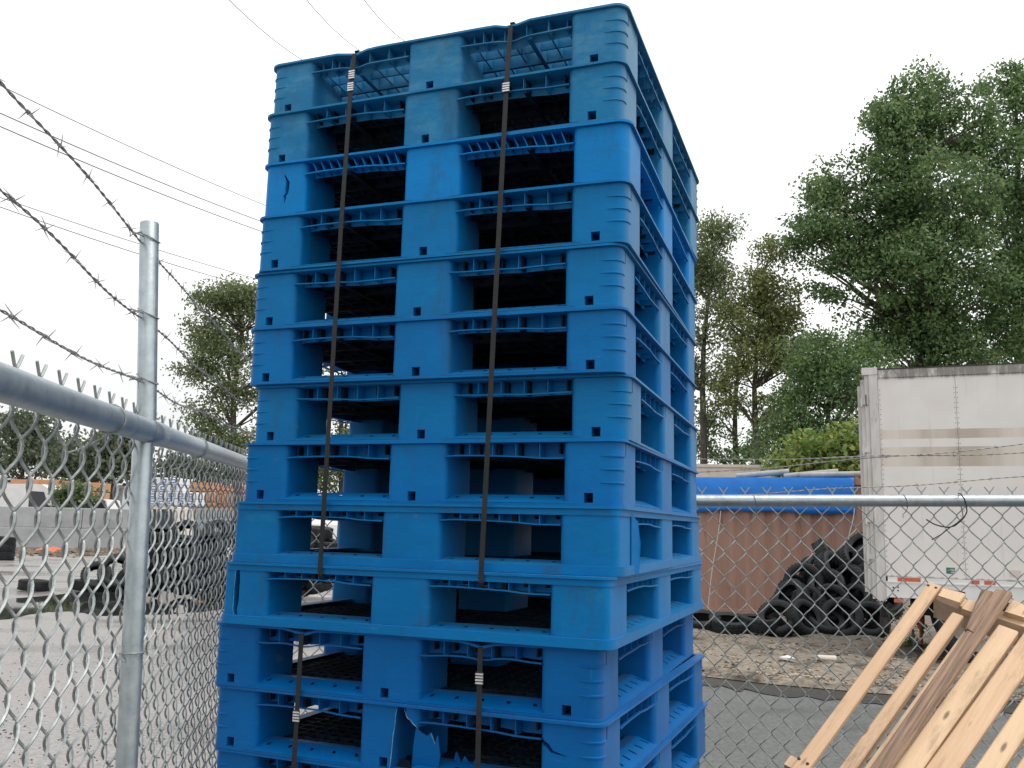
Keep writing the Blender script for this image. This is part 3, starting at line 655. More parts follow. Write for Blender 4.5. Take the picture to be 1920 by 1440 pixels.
# black wire looped over the right rail
c = at(1802,938.7,3.38); k = lambda px, py, Y=3.33: at(px,py,Y)
pts = [k(1797,925,3.40), k(1801,926), k(1808,935), k(1812,948), k(1813,960), k(1808,970), k(1800,978), k(1790,986), k(1778,989), k(1765,987), k(1752,983), k(1743,978), k(1737,974)]
b = MB().tube(pts, .0024, 6); b.tube([k(1802,950,3.42), k(1805,962,3.36), k(1806,970,3.335), k(1795,980,3.325), k(1780,990,3.325), k(1765,1002,3.33), k(1747,1012,3.335)], .0018, 6)
tag(b.build('loose_wire', M_strap), 'loose black wire knotted over the right fence rail', 'wire')

# ------------------------------------------------------------------ broken wooden pallet leaning on the right fence
T0, T1 = at(1742,1098,3.08), at(1490,1440,2.62); v = (T1-T0).normalized()
best = None
for Yq in np.linspace(2.2,3.3,400):
    q = at(1925,1157,float(Yq))-T0; q.normalize()
    s_ = abs(q.dot(v))
    if best is None or s_ < best[0]: best = (s_, q)
u = best[1]; u = (u - v*u.dot(v)).normalized(); nrm = u.cross(v).normalized()
if nrm.y > 0: nrm = -nrm                 # towards the camera
WM = Matrix(((v.x,u.x,nrm.x,T0.x),(v.y,u.y,nrm.y,T0.y),(v.z,u.z,nrm.z,T0.z),(0,0,0,1)))   # local x down the boards, y along the stringer, z to the camera
WMi = WM.inverted()
def onplane(px, py, h=0):                # local x, y where the pixel ray meets the plane z = h
    d_ = fw + cx*((px-960)/FPX) + cu*((720-py)/FPX); o_ = T0+nrm*h
    t = (o_-EYE).dot(nrm)/d_.dot(nrm); p = WMi @ (EYE+d_*t); return p.x, p.y
ZL = [1460, 1060, 3.789]
zz = lambda x, y: (ZL[0]+x/ZL[2], ZL[1]+y/ZL[2])
low_z = (WM @ Vector((1,0,0))).z-T0.z
length = (T0.z-.02)/-low_z
wroot = empty('wooden_pallet', label='broken wooden pallet leaning on the right fence, pale pine boards', cat='wooden pallet', M=WM)
def board(name, a, c, x0, x1, th, m, z0=0, jag=0, bend=0, parent=wroot, tw=0):
    """a = (left, right) local y at the top end; c = the same at local x = .6"""
    b = MB(); n = 8; vs = []
    for k in range(n+1):
        x = x0+(x1-x0)*k/n; f = (x-x0)/.6
        l, r = a[0]+(c[0]-a[0])*f, a[1]+(c[1]-a[1])*f
        l += random.uniform(-.0012,.0012); r += random.uniform(-.0012,.0012); zz0 = z0+bend*math.sin(k/n*3)
        xa = x+(random.uniform(-jag,jag) if k in (0,n) else 0); e = min(.004, th*.3)
        ring_ = [(l+e,-.0),(r-e,0),(r,e),(r,th-e),(r-e,th),(l+e,th),(l,th-e),(l,e)]
        for q, (y, z) in enumerate(ring_): vs.append((xa+(random.uniform(-jag,jag) if k in (0,n) else 0), y, zz0+z+tw*(y-(l+r)/2)))
    fs = [tuple(range(8)), tuple(range(n*8,n*8+8))[::-1]]
    for k in range(n):
        for q in range(8): fs.append((k*8+q, k*8+8+q, k*8+8+(q+1)%8, k*8+(q+1)%8))
    b.add(vs, fs); o = b.build(name, m, None, 25)
    if parent: o.parent = parent
    return o
def yat(p, q, h):                        # local y of the line through pixels p, q at local x = 0 and .6
    a = onplane(*zz(*p), h); c = onplane(*zz(*q), h); s = (c[1]-a[1])/(c[0]-a[0]); return a[1]-s*a[0], a[1]+s*(.6-a[0]), a[0]
SH = .03
for name, (l0, l1), (r0, r1), th, m, x0 in (('board', ((1060,115),(85,1430)), ((1150,150),(222,1430)), .022, M_wood, None), ('board', ((1232,330),(418,1430)), ((1318,345),(570,1430)), .03, M_wood, None),
        ('board', ((1330,450),(600,1430)), ((1420,470),(750,1430)), .02, M_wood2, None), ('board', ((1555,415),(838,1430)), ((1735,440),(1010,1430)), .03, M_wood2, None),
        ('board', ((1743,490),(1035,1430)), ((1960,520),(1262,1430)), .022, M_wood, -.02), ('board', ((1743,925),(1395,1430)), ((1930,960),(1575,1430)), .028, M_wood2, -.02), ('board', ((1743,1320),(1660,1430)), ((1960,1340),(1860,1430)), .022, M_wood, -.02)):
    la, lc, lx = yat(l0, l1, SH); ra, rc, rx = yat(r0, r1, SH)
    xs = lx if x0 is None else x0
    sl = lambda A_, C_: max(-.035, min(.035, C_-A_))          # boards stay nearly parallel
    mid = .3 if x0 is None else .45; lm, rm_ = la+(lc-la)*mid/.6, ra+(rc-ra)*mid/.6; tl = (sl(la,lc)+sl(ra,rc))/2
    la, lc, ra, rc = lm-tl*mid/.6, lm+tl*(.6-mid)/.6, rm_-tl*mid/.6, rm_+tl*(.6-mid)/.6
    # a, c given at local x = 0 and .6; shift to the board's own start
    f = lambda A_, C_, x: A_+(C_-A_)*x/.6
    board(name, (f(la,lc,xs), f(ra,rc,xs)), (f(la,lc,xs+.6), f(ra,rc,xs+.6)), xs, length-.02 if name else 1, th, m, SH-th, .003)
# stringers: the top one has notches
def stringer(x0, y0, y1, z0, z1, m, notch=()):
    b = MB(); wdt = .038; poly = [(y0,z0),(y1,z0),(y1,z1)]
    for n0, n1, dp in sorted(notch, reverse=True): poly += [(n1,z1),(n1-.02,z1-dp),(n0+.02,z1-dp),(n0,z1)]
    poly.append((y0,z1)); n = len(poly)
    vs = [(x0+random.uniform(-.001,.001),y,z) for y,z in poly]+[(x0+wdt,y,z) for y,z in poly]
    b.add(vs, [tuple(range(n))[::-1], tuple(range(n,2*n))]+[(k,(k+1)%n,n+(k+1)%n,n+k) for k in range(n)]); o = b.build('stringer', m, None, 25); o.parent = wroot; return o
sx, sy = onplane(*zz(1120,190), .0)
stringer(sx-.005, sy+.004, sy+.66, -.082, .004, M_wood2); stringer(onplane(*zz(240,1425), 0)[0], -.03, sy+.66, -.082, -.0, M_wood2); stringer(length-.25, -.03, sy+.66, -.082, -.0, M_wood2)
NAIL = MB().lathe([(0,.0022),(.0042,.0018),(.0048,0),(0,-.001)], 8, None, False).mesh('nail', 40)
for bi, o_ in enumerate([q for q in wroot.children if q.name.startswith('board')]):
    vs_ = [v_.co for v_ in o_.data.vertices]; x_s = min(v_.x for v_ in vs_); z_s = max(v_.z for v_ in vs_)
    for xn in (sx+.012, onplane(*zz(240,1425),0)[0]+.018):
        if xn < x_s+.01: continue
        near = [v_ for v_ in vs_ if abs(v_.x-xn) < .16]
        if not near: continue
        ym = (min(v_.y for v_ in near)+max(v_.y for v_ in near))/2
        for dy in (-.012,.012):
            q = link('nail', NAIL, M_dark, wroot); q.location = (xn+random.uniform(-.006,.006), ym+dy+random.uniform(-.004,.004), z_s+.0002)
# short broken deck board ends lying across the top stringer
q0, q1 = onplane(*zz(1165,150), .03), onplane(*zz(1310,250), .03)
for (a0, a1, m) in (((1165,150),(1300,235),M_wood2),((1330,245),(1440,300),M_wood),((1640,255),(1780,330),M_wood2)):
    p = onplane(*zz(*a0), .03); q = onplane(*zz(*a1), .03)
    o = board('broken_board', (min(p[1],q[1]), max(p[1],q[1])), (min(p[1],q[1]), max(p[1],q[1])), min(p[0],q[0])-.012, max(p[0],q[0])+.02, .02, m, .006, .008)
# old dark split board lying over the pallet: a thing of its own
droot = empty('old_board', label='old dark weathered split board lying over the pale wooden pallet', cat='board', M=WM @ Matrix.Translation((0,0,SH+.012)))
h = SH+.02
for l0, l1, r0, r1, xe, m in (((1545,180),(672,1430),(1665,205),(830,1430),None,M_oldwood), ((1440,195),(1290,560),(1520,215),(1372,560),.2,M_oldwood)):
    la, lc, lx = yat(l0, l1, h); ra, rc, rx = yat(r0, r1, h); f = lambda A_, C_, x: A_+(C_-A_)*x/.6
    board('plank' if xe is None else 'split_piece', (f(la,lc,lx), f(ra,rc,lx)), (f(la,lc,lx+.6), f(ra,rc,lx+.6)), lx, length if xe is None else lx+xe, .022, m, 0 if xe is None else .002, .006, .002, droot)


# ------------------------------------------------------------------ tyres
pf = [(.195,-.083),(.215,-.103),(.262,-.112),(.296,-.104),(.311,-.088),(.315,-.050),(.307,-.047),(.307,-.038),(.3165,-.035),(.318,-.005),(.309,-.003)]
prof = pf + [(r,-z) for r, z in reversed(pf)] + [(.203,.070),(.255,.090),(.288,.070),(.292,0),(.288,-.070),(.255,-.090),(.203,-.070)]
b = MB().lathe(prof, 30)
for k in range(30):                      # tread lugs on both shoulders
    a = 2*math.pi*(k+.5)/30
    for s_ in (-1,1): b.box((.309,-.011,-.03),(.3185,.011,.018), Matrix.Rotation(a,4,'Z') @ Matrix.Translation((0,0,s_*.075)))
TYRE = b.mesh('tyre', 40)
def tyre(p, nrm_, label, group, s=1.0, spin=0):
    nrm_ = Vector(nrm_).normalized(); q = nrm_.to_track_quat('Z','Y').to_matrix().to_4x4()
    o = link('tyre', TYRE, M_tyre); o.matrix_world = Matrix.Translation(p) @ q @ Matrix.Rotation(random.uniform(0,6), 4, 'Z') @ Matrix.Scale(s, 4)
    return tag(o, label, 'tyre', group)
ORDN = ['first','second','third','fourth','fifth','sixth','seventh','eighth','ninth','tenth','eleventh','twelfth']
GR = 'tyres heaped before the rusty container'
LBR = 'black tyre heaped among others before the rusty brown container'
rows = [(1176,14.3,[1318,1372,1424]+list(range(1462,1650,41))),(1168,15.2,list(range(1470,1660,48))),(1128,14.6,list(range(1478,1650,42))),(1120,15.4,list(range(1500,1660,46))),(1094,14.9,[1505,1545,1590,1628]),(1082,15.6,[1525,1568,1612,1645]),(1062,15.3,[1560,1602,1640])]
for py, Y, xs in rows:
    for k, x in enumerate(xs):
        t = random.uniform(5,22) if (py > 1150 and x < 1450) else random.uniform(20,75) if py > 1150 else random.uniform(35,85); az = random.uniform(-70,70)
        p = at(x+random.uniform(-7,7), py+random.uniform(-8,8), Y+random.uniform(-.2,.2)); p.z = max(p.z, .13+.2*math.sin(R(t)))
        tyre(p, (math.sin(R(az))*math.sin(R(t)), -math.cos(R(az))*math.sin(R(t)), math.cos(R(t))), LBR if Y > 14.55 or py < 1150 else '%s tyre from the left along the foot of the rusty container' % ORDN[k], GR, random.uniform(.92,1.06))
tyre(at(1552,1044,15.5), (.75,-.35,.55), 'tyre tilted to the right at the top left of the heap by the container', GR, 1.0)
tyre(at(1622,1030,15.6), (-.55,-.45,.6), 'highest tyre of the heap, next to the white trailer corner', GR, 1.05)
GL = 'tyres heaped beyond the puddle'
LBL = 'black tyre heaped among others beyond the puddle'
rows = [(1092,18.3,list(range(250,640,44))),(1090,19.1,list(range(245,640,52))),(1060,18.5,list(range(262,640,46))),(1058,19.4,list(range(270,640,50))),(1028,18.8,list(range(290,640,46))),(1022,19.6,list(range(300,640,52))),(1000,19.2,list(range(300,640,50)))]
for py, Y, xs in rows:
    for k, x in enumerate(xs):
        t = random.choice([random.uniform(5,25), random.uniform(55,90)]); az = random.uniform(-60,60)
        p = at(x+random.uniform(-8,8), py+random.uniform(-7,7), Y+random.uniform(-.2,.2)); p.z = max(p.z, .11+.2*math.sin(R(t)))
        tyre(p, (math.sin(R(az))*math.sin(R(t)), -math.cos(R(az))*math.sin(R(t)), math.cos(R(t))), LBL if Y > 18.4 else '%s tyre from the fence post in the bottom row beyond the puddle' % ORDN[k], GL, random.uniform(.92,1.08))
tyre(at(218,1072,18.2), (.45,-.85,.35), 'upright tyre with its hole showing, just left of the fence post', GL, 1.08)
tyre(at(181,1080,18.9), (.3,-.8,.5), 'tyre leaning behind the upright one left of the fence post', GL, .95)
for x, lb in ((64,'single flat tyre lying alone at the edge of the puddle'),(163,'flat tyre lying left of the upright one, behind the puddle'),(205,'flat tyre lying under the upright one beside the fence post')):
    p = ground(x, 1108); tyre(Vector((p.x,p.y,.125)), (.06,.03,1), lb, GL, 1.03)
tyre(at(378,1068,17.9), (.35,-.9,.25), 'large upright tyre facing the fence at the right of the left heap', GL, 1.15)
p = ground(2,1050)
for k in range(3): tyre(Vector((p.x,p.y,.16+.27*k)), (.03*k,.05,1), ['bottom','middle','top'][k]+' tyre of the low stack by the concrete wall', 'tyre stack by the wall', 1.35)

# ------------------------------------------------------------------ shipping container, tarp, pipes
C0, C1 = at(1305,895,17.4), at(1640,895,16.35); C0.z = C1.z = 2.62; cd = (C1-C0).normalized(); CL = 6.06
corg = C1-cd*CL; corg.z = 0; CM = frame_m(corg, cd)       # local x along the front, y to the back
cr_ = empty('shipping_container', label='rusty brown shipping container with corrugated side under a blue tarp', cat='container', M=CM)
def cbox(name, a, c, m, par): 
    return MB().box(a, c).build(name, m, par, 0)
b = MB(); prf = []; x = .09
while x < CL-.1:
    prf += [(x,.03),(x+.072,.03),(x+.140,.066),(x+.212,.066)]; x += .28
prf = [q for q in prf if q[0] < CL-.09]
b.add([(x,y,.17) for x,y in prf]+[(x,y,2.50) for x,y in prf], [(k,k+1,len(prf)+k+1,len(prf)+k) for k in range(len(prf)-1)]); b.build('corrugated_side', M_cont, cr_, 0)
for nm, a, c in (('top_rail',(0,.0,2.50),(CL,.07,2.62)),('bottom_rail',(0,.0,.05),(CL,.07,.17)),('corner_post',(0,.002,.17),(.10,.16,2.50)),('corner_post',(CL-.10,.002,.17),(CL,.16,2.50)),('roof',(0.01,.07,2.55),(CL-.01,2.43,2.60)),('back_side',(.0,2.40,.05),(CL,2.44,2.62)),('end_wall',(.02,.16,.06),(.06,2.40,2.55)),('end_wall',(CL-.06,.16,.06),(CL-.02,2.40,2.55))): cbox(nm, a, c, M_cont, cr_)
for nm, a, c in [('corner_casting',(x0,-.006,z0),(x0+.178,.17,z0+.118)) for x0 in (-.006,CL-.172) for z0 in (.0,2.508)]: cbox(nm, a, c, M_cont, cr_)
inv = CM.inverted()
def cloc(px, py, y=0.0):                 # container-local x, z of a pixel on its front plane
    d_ = fw + cx*((px-960)/FPX) + cu*((720-py)/FPX); n_ = Vector((CM[0][1],CM[1][1],CM[2][1])); o_ = corg+n_*y
    t = (o_-EYE).dot(n_)/d_.dot(n_); p = inv @ (EYE+d_*t); return p.x, p.z
# tarp draped over the top edge
tx1 = cloc(1602,920)[0]; nb = 60; vs = []; lay = [(1.2,2.640),(.3,2.637),(-.012,2.630),(-.03,2.56),(-.034,2.40),(-.036,2.22),(-.034,2.05),(-.032,1.985)]
for k in range(nb+1):
    x = .5+(tx1-.5)*k/nb
    for q, (y, z) in enumerate(lay):
        wv = .012*math.sin(x*7+z*5)+.010*math.sin(x*13-z*9)+.006*math.sin(x*29+z*3)
        zz_ = z + (.02*math.sin(x*2.1)+.012*math.sin(x*6)-.015*(1-k/nb) if q == len(lay)-1 else 0)
        vs.append((x, y-(abs(wv)*.6 if q > 2 else 0), zz_))
m_ = len(lay); b = MB().add(vs, [(k*m_+q, k*m_+q+1, (k+1)*m_+q+1, (k+1)*m_+q) for k in range(nb) for q in range(m_-1)])
o = b.build('tarp', M_tarp, None, 60); o.matrix_world = CM; sol = o.modifiers.new('t','SOLIDIFY'); sol.thickness = .004
tag(o, 'blue tarp draped over the front edge of the rusty container', 'tarp')
for i, ((ax_, az_), (bx, bz), lb) in enumerate(((cloc(1352,958), cloc(1327,1150), 'pale rope hanging from the tarp near the blue stack'), (cloc(1602,953), cloc(1586,1040), 'pale rope hanging from the tarp corner above the tyre heap'))):
    pts = [CM @ Vector((ax_+(bx-ax_)*k/8+.01*math.sin(k), -.05-.15*k/8, az_+(bz-az_)*k/8)) for k in range(9)]
    tag(MB().tube(pts, .008, 5).build('rope', M_rope), lb, 'rope', 'ropes hanging from the tarp')
for i, (a, c, lb) in enumerate((((1380,893),(1480,884),'grey pipe lying on the container, the left one'),((1470,893),(1572,884),'grey pipe lying on the container, the middle one'),((1500,891),(1645,888),'grey pipe lying on the container roof at the trailer'))):
    p, q = at(*a,17.6-.3*i), at(*c,17.3-.3*i); tag(MB().tube([p,q], .055, 12).build('pipe', M_trim0), lb, 'pipe', 'pipes on the container roof')
    if i == 0: pass
# cream trailer behind the container
cb = at(1400,885,21.5); cb.z = 0
o = empty('cream_trailer', label='cream box trailer whose roof shows over the tarp', cat='trailer', M=frame_m(Vector((cb.x-6,cb.y+.9,0)), (1,-.12,0)))
cbox('body', (0,0,.9), (7.55,2.4,3.14), M_cream, o); cbox('roof_rail', (-.02,-.02,3.14), (7.57,2.42,3.21), M_cream, o)
for k in range(2): 
    w_ = MB().lathe(prof, 20, Matrix.Translation((1.2+1.2*k,.3,.48)) @ Matrix.Rotation(R(90),4,'X') @ Matrix.Scale(1.45,4)); w_.build('wheel', M_tyre, o)
cbox('landing_leg', (6.2,.3,.0), (6.3,.4,.9), M_dark, o)

# ------------------------------------------------------------------ white box trailer
ZB, ZT = 1.08, 3.75
M_trail = bpy.data.materials.new('trailer_white_paint'); M_trail.use_nodes = True
def trailmat(m):
    t = m.node_tree; b = t.nodes['Principled BSDF']; n = t.nodes.new; l = t.links.new
    tcn = n('ShaderNodeTexCoord'); sp = n('ShaderNodeSeparateXYZ'); l(tcn.outputs['Object'], sp.inputs[0])
    def band(z0, z1):
        a = n('ShaderNodeMath'); a.operation = 'COMPARE'; a.inputs[1].default_value = (z0+z1)/2; a.inputs[2].default_value = (z1-z0)/2; l(sp.outputs['Z'], a.inputs[0]); return a.outputs[0]
    b1, b2 = band(2.835,2.955), band(2.48,2.73); ad = n('ShaderNodeMath'); ad.operation = 'ADD'; l(b1, ad.inputs[0]); l(b2, ad.inputs[1])
    gl = n('ShaderNodeTexNoise'); gl.inputs['Scale'].default_value = 1.1; mp = n('ShaderNodeMapping'); mp.inputs['Scale'].default_value = (1.4,1,.04); l(tcn.outputs['Object'], mp.inputs[0]); l(mp.outputs[0], gl.inputs[0]); gl.inputs['Detail'].default_value = 4
    gr = n('ShaderNodeValToRGB'); gr.color_ramp.elements[0].position = .42; gr.color_ramp.elements[1].position = .62; gr.color_ramp.elements[0].color = (.66,.60,.53,1); gr.color_ramp.elements[1].color = (.46,.40,.33,1); l(gl.outputs['Fac'], gr.inputs[0])
    d = n('ShaderNodeTexNoise'); d.inputs['Scale'].default_value = 2.2; d.inputs['Detail'].default_value = 9; l(tcn.outputs['Object'], d.inputs[0])
    dr = n('ShaderNodeValToRGB'); dr.color_ramp.elements[0].position = .3; dr.color_ramp.elements[1].position = .7; dr.color_ramp.elements[0].color = (.68,.645,.61,1); dr.color_ramp.elements[1].color = (.76,.73,.70,1); l(d.outputs['Fac'], dr.inputs[0])
    st = n('ShaderNodeTexNoise'); st.inputs['Scale'].default_value = 1; st.inputs['Detail'].default_value = 8; mp2 = n('ShaderNodeMapping'); mp2.inputs['Scale'].default_value = (14,1,.6); l(tcn.outputs['Object'], mp2.inputs[0]); l(mp2.outputs[0], st.inputs[0])
    sr = n('ShaderNodeMapRange'); sr.inputs['From Min'].default_value = .6; sr.inputs['From Max'].default_value = .8; sr.inputs['To Max'].default_value = .5; l(st.outputs['Fac'], sr.inputs[0])
    x = n('ShaderNodeMix'); x.data_type = 'RGBA'; l(ad.outputs[0], x.inputs[0]); l(dr.outputs[0], x.inputs[6]); l(gr.outputs[0], x.inputs[7])
    y = n('ShaderNodeMix'); y.data_type = 'RGBA'; l(sr.outputs[0], y.inputs[0]); l(x.outputs[2], y.inputs[6]); y.inputs[7].default_value = (.42,.37,.32,1)
    def drip(src, z0, h, sgn):
        a = n('ShaderNodeMapRange'); a.inputs['From Min'].default_value = z0; a.inputs['From Max'].default_value = z0+sgn*h; a.inputs['To Min'].default_value = 1; a.inputs['To Max'].default_value = 0; l(sp.outputs['Z'], a.inputs[0])
        e = n('ShaderNodeTexNoise'); e.inputs['Scale'].default_value = 1; e.inputs['Detail'].default_value = 9; e.inputs['Roughness'].default_value = .75; m3 = n('ShaderNodeMapping'); m3.inputs['Scale'].default_value = (9,1,2); l(tcn.outputs['Object'], m3.inputs[0]); l(m3.outputs[0], e.inputs[0])
        f = n('ShaderNodeMath'); f.operation = 'MULTIPLY'; l(a.outputs[0], f.inputs[0]); l(e.outputs['Fac'], f.inputs[1]); g_ = n('ShaderNodeMapRange'); g_.inputs['From Min'].default_value = .30; g_.inputs['From Max'].default_value = .50; g_.inputs['To Max'].default_value = .8; l(f.outputs[0], g_.inputs[0])
        x_ = n('ShaderNodeMix'); x_.data_type = 'RGBA'; l(g_.outputs[0], x_.inputs[0]); l(src, x_.inputs[6]); x_.inputs[7].default_value = (.10,.09,.075,1); return x_.outputs[2]
    o_ = drip(drip(y.outputs[2], ZT-.10, .10, -1), ZB, .07, 1)
    l(o_, b.inputs['Base Color']); b.inputs['Roughness'].default_value = .45
    bn = n('ShaderNodeBump'); bn.inputs['Strength'].default_value = .12; bn.inputs['Distance'].default_value = .02; l(d.outputs['Fac'], bn.inputs['Height']); l(bn.outputs[0], b.inputs['Normal'])
trailmat(M_trail)
M_trim = mat('grimy_trim', (.46,.44,.415), (.64,.615,.59), rough=.5, scale=4, stretch=(2,2,.4), c3=(.20,.18,.155), s3=3, r3=(.58,.7), metal=.1)
M_rivet = mat('dull_rivets', (.25,.23,.21), (.40,.38,.35), rough=.5, scale=9, metal=.3)
P0, P1 = at(1661,1079,11.6), at(1920,1090.5,11.0); P0.z = P1.z = 0; td_ = (P1-P0).normalized()
TM = frame_m(P0, td_); tr = empty('box_trailer', label='white box trailer with riveted side and faded brown bands', cat='trailer', M=TM)
TL = 7.2; TMi = TM.inverted()
def tloc(px, py, y=0):
    d_ = fw + cx*((px-960)/FPX) + cu*((720-py)/FPX); n_ = Vector((TM[0][1],TM[1][1],0)); o_ = P0+n_*y
    t = (o_-EYE).dot(n_)/d_.dot(n_); p = TMi @ (EYE+d_*t); return p.x, p.z
xj = tloc(1800,880)[0]; pw = xj; k = 0
while k*pw < TL:
    o = cbox('panel', (k*pw+.002,0,ZB+.005), (min((k+1)*pw,TL)-.002,.03,ZT-.10), M_trail, tr); k += 1
b = MB()
for k in range(int(TL/pw)+1):
    for j in range(int((ZT-ZB-.2)/.065)):
        for dx in (-.018,.018) if k else (.02,):
            b.add([(k*pw+dx-.006,-.001,ZB+.058+j*.065),(k*pw+dx+.006,-.001,ZB+.058+j*.065),(k*pw+dx+.006,-.001,ZB+.070+j*.065),(k*pw+dx-.006,-.001,ZB+.070+j*.065),(k*pw+dx,-.005,ZB+.064+j*.065)], [(0,1,4),(1,2,4),(2,3,4),(3,0,4)])
for j in range(int(TL/.1)): b.add([(j*.1,-.016,ZT-.05),(j*.1+.009,-.016,ZT-.05),(j*.1+.009,-.016,ZT-.041),(j*.1,-.016,ZT-.041),(j*.1+.0045,-.02,ZT-.0455)], [(0,1,4),(1,2,4),(2,3,4),(3,0,4)])
b.build('rivets', M_rivet, tr, 0)['kind'] = 'stuff'
cbox('top_rail', (0,-.015,ZT-.105), (TL,.06,ZT), M_trail, tr); cbox('roof', (-.2,.03,ZT-.02), (TL,2.45,ZT+.012), M_trim, tr); cbox('gutter', (0,-.02,ZT), (TL,.05,ZT+.018), M_dark, tr)
cbox('bottom_rail', (0,-.022,ZB-.25), (TL,.05,ZB-.065), M_white, tr); cbox('lip', (0,-.03,ZB-.068), (TL,.02,ZB-.052), M_white, tr); cbox('reflector_strip', (.02,-.012,ZB-.052), (TL,.02,ZB+.003), M_white, tr)
for a, c in ((1683,1726),(1820,1836),(1845,1866),(1945,1985)):
    x0, x1 = tloc(a,1085)[0], tloc(c,1085)[0]; cbox('reflector', (x0,-.016,ZB-.048), (x1,-.012,ZB+.0), M_red, tr)
x0 = tloc(1676,1118)[0]; cbox('reflector', (x0,-.026,ZB-.31), (x0+.11,-.0,ZB-.265), M_red, tr)
for a, c in ((1675,1101),(1684,1101),(1675,1107),(1684,1107)):
    x0, z0 = tloc(a,c); MB().lathe([(0,.0),(.010,.0),(.008,.006),(0,.008)], 8, Matrix.Translation((x0,-.022,z0)) @ Matrix.Rotation(R(90),4,'X'), False).build('bolt', M_dark, tr)
x0, z0 = tloc(1774,1064); x1, z1 = tloc(1791,1076); cbox('sticker', (x0,-.003,z1), (x1,.0,z0), M_green, tr)
for k, (a, c, e, f) in enumerate(((.15,.55,.45,.60),(.55,.45,.95,.54),(.5,.2,.95,.30),(.45,.68,.9,.76))): cbox('sticker_print', (x0+(x1-x0)*a,-.005,z1+(z0-z1)*min(c,f)), (x0+(x1-x0)*e,-.003,z1+(z0-z1)*max(c,f)), M_white, tr)
x0, z0 = tloc(1893,1069); x1, z1 = tloc(1915,1082); cbox('patch', (x0,-.003,z1), (x1,.0,z0), M_cream, tr)
# rear corner: posts, hinges, door edge
xl = tloc(1655,900)[0]
cbox('rear_post', (-.11,-.02,ZB-.30), (-.001,.10,ZT+.01), M_trim, tr); cbox('rear_frame', (-.165,.0,ZB-.28), (-.112,.12,ZT+.02), M_trim, tr); cbox('rear_door', (-.215,.02,ZB-.22), (-.167,2.4,ZT-.12), M_trim, tr)
cbox('door_edge', (-.255,.05,ZB-.2), (-.217,.09,ZT-.2), M_trim, tr); cbox('rear_sill', (-.2,.10,ZB-.3), (0,2.4,ZB-.2), M_dark, tr); cbox('top_cap', (-.19,-.03,ZT-.06), (.0,.12,ZT+.035), M_trim, tr)
for z in (ZT-.42, ZT-1.05, ZT-1.95, ZB+.25):
    MB().box((-.225,-.012,z-.035),(-.12,.01,z+.035)).tube([(-.205,-.016,z-.06),(-.205,-.016,z+.06)],.012,8).build('hinge', M_trim, tr, 25)
MB().tube([(-.150,-.02,ZT-.33),(-.150,-.05,ZT-.34),(-.150,-.05,ZT-.46),(-.150,-.02,ZT-.47)], .008, 6).build('hook', M_dark, tr)
cbox('chassis', (.3,.6,ZB-.5), (TL,1.9,ZB-.25), M_dark, tr); cbox('body_core', (0.0,.031,ZB-.05), (TL,2.42,ZT-.03), M_dark, tr)
for x in (1.05,2.35):
    for y in (.32,2.1):
        w_ = empty('wheel_set'); w_.parent = tr; w_.matrix_basis = Matrix.Translation((x,y,.5)) @ Matrix.Rotation(R(90),4,'X') @ Matrix.Scale(1.55,4); w_.name = 'wheel'
        link('tyre', TYRE, M_tyre, w_); MB().lathe([(0,.02),(.08,.06),(.10,.05),(.12,-.02),(.2,-.03),(.2,.03)], 20, None, False).build('rim', M_trim, w_)
cbox('mud_flap', (.28,.2,.18), (.30,.75,ZB-.3), M_dark, tr); cbox('under_guard', (-.1,.3,.45), (.0,2.2,.55), M_dark, tr); cbox('guard_strut', (-.08,.5,.55), (-.02,.56,ZB-.25), M_dark, tr)
# orange post by the trailer and weeds
p = ground(1728,1222); p = Vector((p.x,p.y,0)); q = at(1726,1128,p.y-.02)
tag(MB().tube([p, p.lerp(q,.45), p.lerp(q,.46), q], [.022,.026,.05,.05], 10).build('orange_marker', M_orange), 'orange marker post under the white trailer', 'marker post')

# ------------------------------------------------------------------ trees
def leaves(name, C_, size, m, parent, asp=.62):
    n = len(C_); u_ = rng.normal(size=(n,3)); u_ /= np.linalg.norm(u_,axis=1)[:,None]; v_ = np.cross(u_, rng.normal(size=(n,3))); v_ /= np.linalg.norm(v_,axis=1)[:,None]
    s = (size*rng.uniform(.65,1.25,n))[:,None]; v_ *= asp
    V = np.stack([C_-u_*s*.5, C_+v_*s*.5-u_*s*.05, C_+u_*s*.5, C_-v_*s*.5-u_*s*.05], 1).reshape(-1,3)
    me = bpy.data.meshes.new(name); me.vertices.add(4*n); me.vertices.foreach_set('co', V.ravel().astype(np.float32)); me.loops.add(4*n); me.loops.foreach_set('vertex_index', np.arange(4*n, dtype=np.int32))
    me.polygons.add(n); me.polygons.foreach_set('loop_start', np.arange(0,4*n,4,dtype=np.int32)); me.update(calc_edges=True)
    return link(name, me, m, parent)
